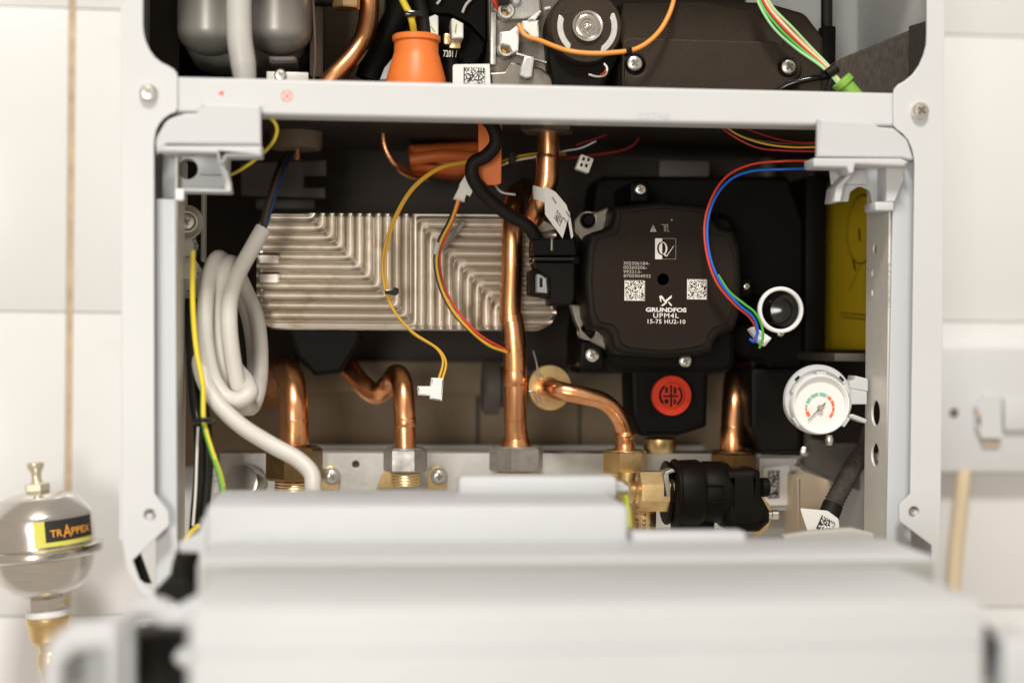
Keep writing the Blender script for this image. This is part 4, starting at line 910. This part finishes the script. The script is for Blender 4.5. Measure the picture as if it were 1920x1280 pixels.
pw_ = thing('signal_plug', 'small white plug where the red, blue and green wires end', 'plug', P(1430, 652, .06))
obj('shell', plate(rnd([(1406, 618, 2), (1416, 612, 2), (1448, 634, 2), (1434, 650, 2), (1424, 642)]), .058, .066, .0008), 'bright_plastic', pw_)
obj('latch', plate(rnd([(1426, 628), (1440, 636), (1434, 644), (1424, 636)], 1), .0565, .0578, .0003), 'bright_plastic', pw_)
for k, (pts, m, lab) in enumerate((([(1335, 225, .06), (1375, 255, .06), (1420, 276, .055), (1470, 283, .045), (1535, 284, .03)], 'dark_red_wire', 'lowest dark red wire drooping under the right part of the cross bar'),
                          ([(1350, 230, .07), (1385, 252, .07), (1430, 270, .062), (1480, 275, .05), (1535, 276, .035)], 'yellow_wire', 'dim yellow wire drooping under the right part of the cross bar'),
                          ([(1360, 228, .075), (1410, 246, .075), (1460, 262, .065), (1500, 268, .05), (1535, 268, .04)], 'dark_red_wire', 'upper dark red wire drooping under the right part of the cross bar'),
                          ([(1345, 232, .08), (1400, 258, .08), (1450, 268, .072), (1535, 271, .05)], 'brown_wire', 'brown wire drooping behind the red ones under the right part of the cross bar'))):
    wire('thin_wire', pts, 4.2, m, lab)
wire('thin_wire', [(486, 216, .02), (508, 224, .018), (519, 240, .018), (514, 262, .02), (490, 290, .026), (455, 316, .034), (428, 330, .04)], 6.5, 'lemon_wire', 'yellow wire looping out from behind the left corner bracket')
tag(obj('spare_plug', turn(cat(bpx(1084, 292, 1110, 322, .078, .086, .0008)), P(1097, 307, .08), 0.35), 'white_cable'), 'small loose cream plug with slots above the pump', 'plug')
sp2 = bpy.context.scene.objects['spare_plug']
for k, (px, py) in enumerate(((1092, 300), (1092, 312), (1101, 298), (1101, 310))):
    obj('pin_slot', turn(bpx(px-2, py-3, px+2, py+3, .0774, .0779, 0), P(1097, 307, .08), 0.35), 'slot_dark', sp2)

# orange parts behind the bar
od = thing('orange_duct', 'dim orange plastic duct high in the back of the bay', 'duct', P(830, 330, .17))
obj('spout', plate(rnd([(768, 270), (906, 262), (906, 318), (860, 330, 20), (772, 318, 8)]), .165, .20, .006, res=3), 'shaded_orange', od)
obj('lower_bead', tube([P(770, 300, .163), P(830, 292, .16), P(900, 296, .163)], .004, 12), 'shaded_orange', od)
tag(obj('orange_strip', plate(rnd([(897, 205), (942, 205), (940, 344, 3), (930, 347, 3), (914, 347, 3), (897, 330, 4)]), .088, .091, .0006), 'orange_rubber'), 'flat orange plastic strip hanging under the cross bar', 'strip')
tag(obj('condensate_pipe', tube([P(740, 232, .15), P(860, 228, .15), P(1000, 238, .15)], .0055, 16), 'hose_grey'), 'pale grey horizontal pipe just under the cross bar', 'pipe')
wire('copper_capillary', [(718, 240, .15), (722, 275, .15), (740, 308, .152), (765, 328, .16), (800, 335, .17)], 13, 'copper', 'thin copper tube curving down left of the orange duct', 'pipe', None, 12)
vp = thing('pressure_vessel_port', 'out of focus pale cap with a copper stub at the upper left', 'cap', P(555, 300, .15))
obj('collar', lathe(P(556, 280, .15), (0, 0, 1), [(45*.00034, 0), (47*.00034, .004), (47*.00034, .011), (38*.00034, .014)], 28), 'shaded_back_brown', vp)
obj('neck', lathe(P(556, 246, .15), (0, 0, 1), [(34*.00034, 0), (60*.00034, .004), (60*.00034, .007)], 28), 'shaded_back_brown', vp)
obj('stub', lathe(P(557, 300, .15), (0, 0, 1), [(.0022, 0), (.0022, .007)], 14), 'copper', vp)
db = thing('support_bracket', 'dim grey support bracket behind the coiled cable cores', 'bracket', P(530, 370, .17))
obj('face', plate([(450, 306), (612, 300), (612, 330), (570, 330), (570, 352), (610, 352), (610, 372), (452, 366)], .17, .175, .0006), 'dim_panel', db)
obj('lower_step', bpx(480, 372, 590, 392, .18, .19, .001), 'dim_panel', db)

# ================================================================== UPPER COMPARTMENT
tk = thing('expansion_tank', 'grey rounded tank with a strap at the upper left', 'tank', P(458, 145, .06))
a = P(338, 138, .05); b = P(582, -60, .05)
V, F = box(a.x, b.x, .05, .15, a.z, b.z, 0.022)
obj('shell', plate(rnd([(336, -80), (336, 60, 50), (350, 100, 50), (400, 114, 60), (520, 114, 60), (566, 100, 50), (581, 60, 50), (581, -80)], n=10), .074, .15, .022, res=8), 'tank_grey', tk)
for cx_, rx_ in ((394, 62), (522, 62)):
    s_ = S(cx_, 60, .07)
    obj('lobe', lathe(P(cx_, 104, .078), (0, 0, 1), [(rx_*s_*math.sin(math.radians(a_)), 44*s_*(1-math.cos(math.radians(a_)))) for a_ in (4, 15, 30, 45, 60, 75, 90)]+[(rx_*s_, 190*s_)], 40), 'tank_grey', tk)
obj('strap_hose', tube([P(448, -60, .040), P(448, 40, .038), P(450, 80, .037), P(456, 120, .038), P(461, 165, .04)], [24*S(448, 0, .04)]*4+[20*S(448, 0, .04)], 20), 'hose_grey', tk)
obj('drain_boss', plate(rnd([(500, 104, 6), (556, 104, 10), (560, 120, 8), (505, 122, 6)]), .06, .09, .003), 'dim_panel', tk)
tb = thing('mounting_tab', 'pale metal tab with a screw just above the cross bar', 'tab', P(540, 145, .045))
obj('plate', bpx(500, 134, 578, 160, .045, .0465, .0004), 'galvanised', tb)
screw(526, 142, .0448, 12, None, tb, proud=.003)
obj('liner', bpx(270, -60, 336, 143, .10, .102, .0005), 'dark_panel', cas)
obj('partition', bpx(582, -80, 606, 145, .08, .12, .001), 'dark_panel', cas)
obj('rear_sheet', bpx(600, -90, 720, 160, .17, .172, .0005), 'shaded_back_brown', cas)
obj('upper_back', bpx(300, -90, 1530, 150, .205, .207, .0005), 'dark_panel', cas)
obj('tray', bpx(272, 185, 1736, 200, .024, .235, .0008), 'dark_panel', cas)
wire('thin_wire', [(586, -20, .06), (590, 60, .058), (592, 110, .058), (588, 150, .058)], 5, 'brown_wire', 'thin brown wire hanging right of the grey tank')
gb_ = thing('gas_union', 'brass hexagon with a black threaded stub at the top edge', 'fitting', P(648, 18, .075))
obj('hexagon', lathe(P(649, 17, .078), (0, 0, 1), [(25*S(649, 0, .078), 0), (27*S(649, 0, .078), .001), (27*S(649, 0, .078), .012)], 6, .3), 'brass', gb_, 20)
obj('thread', lathe(P(626, 3, .078), (-1, 0, 0), [(.0028+.0004*(k % 2), k*.0014) for k in range(9)], 18), 'black_plastic', gb_)
wire('copper_pipe', [(690, -30, .09), (692, 20, .09), (684, 66, .086), (662, 104, .082), (632, 138, .08), (610, 165, .08)], 38, 'copper', 'copper pipe bending down left behind the orange boot', 'pipe', None, 20)
wire('black_hose', [(770, -40, .12), (745, 30, .12), (712, 90, .12), (690, 150, .12)], 50, 'rubber', 'wide black hose slanting behind the orange boot', 'hose', None, 16)
tag(obj('pale_gasket', plate(rnd([(712, 150), (720, 128, 8), (736, 108), (744, 150)]), .09, .10, .001), 'panel_grey'), 'pale edge peeking out left of the orange boot', 'gasket')
ob = thing('orange_boot', 'bright orange rubber boot flaring down to the cross bar', 'boot', P(780, 165, .06))
s = S(780, 100, .06)
obj('sleeve', lathe(P(780, 165, .06), (0, 0, 1), [(58*s, 0), (57*s, 8*s), (55*s, 20*s), (44*s, 58*s), (42*s, 64*s), (41.5*s, 84*s), (45*s, 87*s), (45*s, 96*s), (42*s, 98*s), (36*s, 98*s), (35*s, 80*s)], 40), 'orange_rubber', ob)
wire('earth_wire', [(740, -30, .055), (757, 5, .056), (770, 32, .057), (776, 60, .06), (778, 95, .062)], 13, 'earth_wire', 'green and yellow wire entering the orange boot', 'wire', seg=12)
wire('black_cable', [(780, -40, .062), (788, 10, .062), (796, 45, .062), (798, 90, .062)], 24, 'rubber', 'black cable entering the orange boot', 'cable', None, 12)
tag(obj('cable_tie', bpx(758, 19, 792, 31, .046, .052, .001), 'gloss_black'), 'black cable tie joining the wires above the orange boot', 'cable tie')
# igniter
ig = thing('igniter', 'black round igniter holder with two white ceramic blocks', 'igniter', P(850, 155, .08))
obj('disc', lathe(P(850, 78, .092), (0, -1, 0), [(64*S(850, 70, .09), 0), (64*S(850, 70, .09), .004), (60*S(850, 70, .09), .006), (56*S(850, 70, .09), .0045)], 44), 'black_plastic', ig)
obj('hood', plate(rnd([(800, -60), (912, -60), (912, 78), (880, 44, 20), (842, 26, 20), (800, 24)]), .078, .088, .001), 'black_plastic', ig)
for pts, mk in (([(800, 34), (816, 27), (822, 30), (822, 70), (808, 72)], [(805, 47), (811, 52), (817, 61), (812, 58)]), ([(846, 36), (850, 34), (869, 44), (869, 72), (848, 73)], [(855, 44), (857, 46), (855, 64), (852, 60)])):
    blk = obj('ceramic_block', plate(rnd(pts, 2), .060, .080, .0008), 'ceramic', ig)
    obj('green_mark', plate(mk, .0598, .0599, 0), 'green_rubber', blk)
obj('terminal', bpx(832, 62, 845, 84, .066, .076, .001), 'brass', ig)
obj('terminal', bpx(842, 74, 864, 92, .07, .08, .001), 'brass', ig)
obj('socket', lathe(P(846, 165, .075), (0, 0, 1), [(17*.0003, 0), (17*.0003, .012), (15*.0003, .019)], 24), 'black_plastic', ig)
obj('printed_marking', tpx('7201 /', 831, 95, 857, 107, .0685, .01), 'print_white', ig)
for k, (pts, lab) in enumerate((([(819, 8, .07), (824, 0, .07), (830, -14, .07)], 'short white wire at the top edge above the ceramic blocks, left one'), ([(867, 24, .07), (874, 10, .07), (886, -4, .07), (900, -20, .07)], 'short white wire at the top edge above the ceramic blocks, right one'))):
    wire('white_wire', pts, 5.5, 'white_wire', lab)
lb2 = tag(obj('code_sticker', plate(rnd([(849, 124, 4), (852, 121, 4), (918, 120), (920, 165), (849, 165)]), .052, .0526, .0001), 'label_white'), 'white sticker with a black dot code just above the cross bar', 'sticker')
o = P(869, 162, .0519); q = P(910, 127, .0519)
obj('dot_code', matrix_code(o, (1, 0, 0), (0, 0, 1), q.x-o.x, q.z-o.z, 18, 16, .5, 17), 'ink', lb2)
# gas valve
gv = thing('gas_valve', 'cast metal gas valve with two brass ports and white connectors', 'gas valve', P(1010, 160, .07))
obj('body', plate(rnd([(914, -60), (1060, -60), (1060, 180), (918, 180)], 3), .072, .10, .0015), 'dark_alloy', gv)
obj('raised_plate', plate(rnd([(926, -40), (1010, -40), (1016, 30, 6), (985, 36), (962, 36), (926, 18)], 2), .064, .073, .0012), 'cast_alloy', gv)
obj('side_rail', bpx(920, 22, 930, 122, .066, .073, .0008), 'cast_alloy', gv)
for py in (28, 98):
    s = S(945, py, .06)
    port = obj('port', lathe(P(945, py, .072), (0, -1, 0), [(15.5*s, 0), (15.5*s, .012), (14.5*s, .0128), (10.5*s, .0128), (10*s, .006), (2*s, .006)], 28), 'cast_alloy', gv)
    obj('brass_bore', lathe(P(945, py, .0655), (0, -1, 0), [(9.5*s, 0), (9.5*s, .002), (6*s, .0024), (3*s, .001)], 24), 'brass', port)
obj('connector', plate(rnd([(938, 60), (956, 58), (974, 44, 2), (980, 50), (974, 60), (972, 96), (962, 100, 2), (956, 86), (938, 84)], 1), .055, .066, .0008), 'bright_plastic', gv)
obj('connector', plate(rnd([(979, 39, 2), (1010, 38), (1011, 70, 2), (1000, 74), (990, 62), (980, 56)], 1), .054, .064, .0008), 'ceramic', gv)
obj('connector_lid', plate(rnd([(988, 38), (1012, 19), (1016, 22), (1004, 38)], 1), .053, .058, .0006), 'bright_plastic', gv)
obj('connector_lid', plate(rnd([(1020, 14, 2), (1034, 11, 2), (1032, 17), (1022, 19)], 1), .053, .057, .0006), 'bright_plastic', gv)
obj('lower_casting', plate(rnd([(918, 136), (946, 134), (958, 116), (980, 120), (1016, 128), (1040, 150), (1060, 160), (1060, 180), (922, 180)], 2), .060, .072, .0012), 'dark_alloy', gv)
obj('tab', plate(rnd([(984, 104), (1003, 106), (998, 146, 4), (986, 148, 4), (974, 142, 4), (977, 124)]), .054, .0598, .0012), 'cast_alloy', gv)
obj('tab_edge', plate(rnd([(968, 98), (1006, 110), (1026, 116), (1024, 119), (1002, 112), (968, 102)]), .055, .0595, .0004), 'cast_alloy', gv)
tag(obj('small_knob', lathe(P(966, 5, .062), (0, -1, 0), [(9*.0003, 0), (9*.0003, .004), (6*.0003, .006), (1*.0003, .0064)], 20), 'white_plastic'), 'small pale round knob at the top edge of the gas valve', 'knob')
tag(obj('black_socket', plate(rnd([(934, -30), (956, -30), (956, 8), (936, 10)], 3), .055, .0635, .001), 'gloss_black'), 'small glossy black socket at the top edge beside a red wire', 'socket')
wire('signal_wire', [(926, -20, .058), (927, 2, .058), (932, 14, .06), (938, 20, .064)], 9, 'red_wire', 'short red wire end at the top edge of the gas valve')
# motor disc
md = thing('stepper_motor', 'black round motor with a shiny hub and curved slots', 'motor', P(1100, 150, .045))
c = P(1101, 50, .046); s = S(1101, 50, .046)
obj('housing', lathe(P(1099, 50, .046)+Vector((0, .044, 0)), (0, -1, 0), [(72*s, 0), (72*s, .036), (70*s, .042), (66*s, .044), (30*s, .044)], 56), 'fan_black', md)
obj('skirt', plate(rnd([(1026, 60), (1168, 60), (1160, 110, 30), (1140, 150), (1130, 170), (1040, 170), (1030, 120)]), .054, .088, .003), 'black_plastic', md)
obj('hub', lathe(c+Vector((0, 0.001, 0)), (0, -1, 0), [(30*s, 0), (30*s, .0022), (28.5*s, .0032), (25*s, .0030), (22*s, .0022), (20.5*s, .0024), (14*s, .0024), (12.5*s, .0020), (8*s, .0020), (7*s, .0012), (5*s, .0010), (4.6*s, .0026), (2*s, .003), (.4*s, .0031)], 44), 'stainless', md, 25)
for a0, a1 in ((160, 232), (300, 388)):
    o_, i_ = [], []
    for k in range(15):
        t = math.radians(a0+(a1-a0)*k/14); ro = 57*s; ri = 46*s+ (5*s if k in (0, 14) else 0)
        o_.append((ro*math.cos(t), ro*math.sin(t))); i_.append((ri*math.cos(t), ri*math.sin(t)))
    obj('curved_slot', planar([o_+i_[::-1]], c+Vector((0, -.0004, 0)), (1, 0, 0), (0, 0, 1), .001, .0002), 'cast_alloy', md)
wire('orange_wire', [(972, 46, .052), (984, 66, .050), (1012, 76, .046), (1060, 94, .036), (1100, 100, .034), (1150, 99, .034), (1195, 91, .036), (1232, 64, .04), (1256, 24, .045), (1268, -20, .05)], 9, 'orange_wire', 'orange wire looping under the shiny hub', 'wire', None, 10)
wire('thin_wire', [(1104, 140, .045), (1120, 143, .044), (1134, 141, .044), (1139, 128, .045), (1133, 120, .047)], 4, 'white_wire', 'thin white wire curl under the motor disc')
wire('thin_wire', [(1126, 141, .0435), (1132, 139, .0435), (1136, 133, .0435)], 5, 'red_wire', 'tiny red wire end in the curl under the motor disc')
tag(obj('wire_tie', bpx(1174, 88, 1186, 103, .033, .041, .001), 'black_plastic'), 'black tie on the orange wire loop', 'cable tie')
# fan housing
fn = thing('fan_housing', 'grained black plastic fan housing with two cross-head screws', 'fan', P(1350, 170, .06))
obj('scroll', plate(rnd([(1160, 8, 4), (1300, 0, 20), (1440, 4, 30), (1510, 24, 30), (1545, 70, 20), (1548, 180), (1160, 180)]), .066, .13, .003, res=2), 'fan_black', fn)
obj('scroll_step', plate(rnd([(1158, 68), (1168, 4, 6), (1320, 2), (1420, 20), (1470, 76), (1470, 90), (1158, 90)], 3), .060, .067, .0012), 'fan_black', fn)
obj('cover', plate(rnd([(1166, 180), (1167, 78, 6), (1176, 70, 6), (1458, 78, 8), (1502, 114, 10), (1504, 140, 10), (1486, 156, 6), (1430, 180)]), .054, .061, .0012, [circ(1192, 122, 19, 24), circ(1478, 127, 18, 24)]), 'fan_black', fn)
for px, py in ((1189, 120), (1478, 127)):
    screw(px, py, .0575, 15.5, None, fn, proud=.003, ang=0.7)
obj('post', bpx(1542, 48, 1567, 170, .075, .085, .001), 'black_plastic', fn)
tag(obj('black_rod', tube([P(1550, -40, .08), P(1550, 52, .08)], 11*S(1550, 0, .08), 16, smooth=False), 'gloss_black'), 'glossy black upright rod right of the fan', 'rod')
obj('inner_sheet', bpx(1400, -90, 1760, 186, .14, .142, .0005), 'panel_grey', cas)
obj('inner_sheet', side_panel(XR-.0035, .003, .139, P(1740, 190, .05).z, ZT-.002, []), 'panel_grey', cas)
tag(obj('foam_wedge', plate(rnd([(1560, 180), (1568, 116), (1580, 108), (1746, 40), (1746, 180)]), .036, .060, .001), 'foam'), 'dark fibrous foam wedge in the upper right corner', 'foam')
obj('foam_strip', cat(([Vector((XR-.004-d_, y_, z_)) for d_ in (0, .004) for y_, z_ in ((.004, P(1738, 38, .004).z), (.0355, P(1722, 50, .0355).z), (.0355, P(1722, 180, .0355).z), (.004, P(1738, 180, .004).z))], [(0, 1, 2, 3), (7, 6, 5, 4), (0, 4, 5, 1), (1, 5, 6, 2), (2, 6, 7, 3), (3, 7, 4, 0)])), 'foam', cas)
wire('black_hose', [(1440, 190, .055), (1470, 163, .05), (1520, 148, .046), (1560, 142, .046), (1600, 130, .05)], 12, 'gloss_black', 'thin glossy black tube crossing beneath the fan cover', 'hose', None, 12)
# multi-colour loom to the green grommet
for k, (off, m, lab) in enumerate(((-10, 'mint_wire', 'leftmost pale green wire of the bundle by the fan'), (-5, 'green_wire', 'darker green wire in the bundle by the fan'), (0, 'red_wire', 'red wire in the bundle by the fan'),
                                   (4.5, 'white_wire', 'white wire in the bundle by the fan'), (8, 'orange_wire', 'orange wire in the bundle by the fan'), (13, 'mint_wire', 'rightmost pale green wire of the bundle by the fan'))):
    o1 = off*(1.0 if off > 0 else 1.5)
    wire('bundle_wire', [(1405+o1*.6+14, -30, .045), (1436+o1*.8, 12, .042), (1470+o1*1.25, 54, .04), (1510+o1*1.1, 92, .04), (1546+o1*.5, 124, .036), (1566+off*.3, 146, .031), (1582+off*.3, 168, .030)], 5.6, m, lab, 'wire', 'wires bundled into the green grommet')
tag(obj('bundle_tie', tube([P(1551, 140, .031), P(1568, 127, .031)], .0030, 12, smooth=False), 'rubber'), 'black tie round the coloured wire bundle', 'cable tie')
gg = thing('green_grommet', 'green rubber grommet at the end of the coloured wire bundle', 'grommet', P(1590, 175, .0295))
ax_ = P(1602, 178, .0295)-P(1578, 150, .0295)
obj('collar', lathe(P(1576, 150, .0295), ax_, [(.0058, 0), (.0064, .0008), (.0064, .0036), (.0056, .0042)], 28), 'green_rubber', gg)
obj('neck', lathe(P(1582, 157, .0295), ax_, [(.0048, 0), (.0048, .012)], 24), 'green_rubber', gg)

# ================================================================== SCALE TRAP VESSEL on the left wall
ves = thing('shock_arrestor', 'round stainless steel vessel with a yellow and black label at far left', 'vessel', P(92, 1260, .19))
YS = .19
axis = (P(66, 870, YS)-P(90, 1150, YS)).normalized()
ctr = P(80, 1030, YS); s = S(80, 1030, YS)
obj('lower_bowl', lathe(ctr, axis, [(18*s, -88*s), (40*s, -86*s), (64*s, -76*s), (82*s, -58*s), (92*s, -34*s), (96*s, -14*s), (97*s, -2*s)], 64), 'stainless', ves)
obj('seam_rim', lathe(ctr, axis, [(97*s, -14*s), (106*s, -12*s), (111*s, -8*s), (112*s, 0*s), (110*s, 6*s), (104*s, 9*s), (97*s, 10*s)], 64), 'stainless', ves)
obj('upper_shell', lathe(ctr, axis, [(97*s, 8*s), (97*s, 40*s), (96.5*s, 64*s), (94*s, 70*s), (84*s, 82*s), (72*s, 97*s), (66*s, 101*s), (40*s, 107*s), (16*s, 111*s)], 64), 'stainless', ves)
obj('valve_nut', lathe(ctr, axis, [(22*s, 110*s), (24*s, 112*s), (24*s, 124*s), (21*s, 126*s)], 6, .4), 'nickel', ves, 20)
obj('valve_stem', lathe(ctr, axis, [(12*s, 126*s), (9*s, 134*s), (10*s, 146*s), (14*s, 152*s), (16*s, 156*s), (16*s, 163*s), (14*s, 165*s)], 20), 'nickel', ves)
def wrap(a0, a1, h0, h1, rad, n=16, m=6):
    a_, x_, y_ = basis(axis); V, F = [], []
    for j in range(m+1):
        for i in range(n+1):
            t = math.radians(a0+(a1-a0)*i/n); h = h0+(h1-h0)*j/m
            d = Vector((math.sin(t), -math.cos(t), 0)); d = (d-a_*d.dot(a_)).normalized()
            V.append(ctr+a_*(h*s)+d*(rad*s))
    for j in range(m):
        for i in range(n): F.append((j*(n+1)+i, j*(n+1)+i+1, (j+1)*(n+1)+i+1, (j+1)*(n+1)+i))
    return V, F
lab_ = obj('label_sheet', wrap(3, 80, 14, 61, 97.2), 'label_lime', ves)
obj('label_field', wrap(15, 78, 22, 61.2, 97.6), 'ink', lab_)
tv, tfc = cat(text('TR', (0, 0, 0), (1, 0, 0), (0, 1, 0), .26, 1.0, .02, 0), text('A', (.27, -.25, 0), (1, 0, 0), (0, 1, 0), .19, 1.75, .01, 0), text('PPEX', (.46, 0, 0), (1, 0, 0), (0, 1, 0), .54, 1.0, .02, 0))
a_, _x, _y = basis(axis)
TV = []
for v in tv:
    t = math.radians(20+52*v.x); h = 31+13*v.y
    d = Vector((math.sin(t), -math.cos(t), 0)); d = (d-a_*d.dot(a_)).normalized()
    TV.append(ctr+a_*(h*s)+d*(98.0*s))
obj('label_lettering', (TV, tfc), 'print_orange', lab_)
obj('neck_hexagon', lathe(ctr, axis, [(34*s, -112*s), (35*s, -110*s), (35*s, -90*s), (33*s, -88*s)], 6, .2), 'stainless', ves, 20)
obj('seal_ring', lathe(ctr, axis, [(40*s, -124*s), (41*s, -120*s), (40*s, -113*s), (36*s, -112*s)], 32), 'bright_plastic', ves)
obj('brass_coupling', lathe(ctr, axis, [(30*s, -176*s), (37*s, -168*s), (38*s, -140*s), (41*s, -134*s), (41*s, -126*s), (38*s, -124*s)], 28), 'brass', ves)
obj('brass_tail', lathe(ctr, axis, [(20*s, -290*s), (20*s, -240*s), (24*s, -228*s), (27*s, -212*s), (26*s, -196*s), (22*s, -190*s), (24*s, -176*s)], 28), 'brass', ves)

# ================================================================== FUSED SPUR ON THE RIGHT WALL
sw = thing('fused_switch', 'white fused wall switch box right of the boiler', 'switch', P(1850, 888, .235))
YB = .256
obj('back_box', bpx(1762, 646, 2010, 888, YB, YW-.0002, .002), 'tile_glaze', sw)
obj('face_plate', bpx(1760, 652, 2012, 885, YB-.006, YB-.0002, .002), 'white_paint', sw)
screw(1788, 773, YB-.0061, 9, None, sw, m='dark_alloy', proud=.0012)
obj('fuse_carrier', plate(rnd([(1832, 762), (1848, 740, 6), (1878, 740, 4), (1880, 822), (1842, 822), (1832, 800)], 2), YB-.012, YB-.0062, .0008), 'white_paint', sw)
obj('carrier_notch', plate(rnd([(1830, 764), (1840, 774), (1840, 782), (1832, 784), (1840, 796), (1838, 806)], 1), YB-.0124, YB-.008, .0002), 'fuse_tan', sw)
obj('indicator', bpx(1842, 822, 1874, 838, YB-.0085, YB-.0062, .0004), 'fuse_tan', sw)
obj('rocker', bpx(1884, 746, 1940, 806, YB-.011, YB-.0062, .001), 'white_paint', sw)
wire('supply_cable', [(1808, 880, .25), (1806, 900, .25), (1800, 960, .252), (1793, 1020, .254), (1788, 1100, .255), (1786, 1260, .256)], 27, 'cream_cable', 'cream supply cable hanging from the wall switch box', 'cable', None, 16)
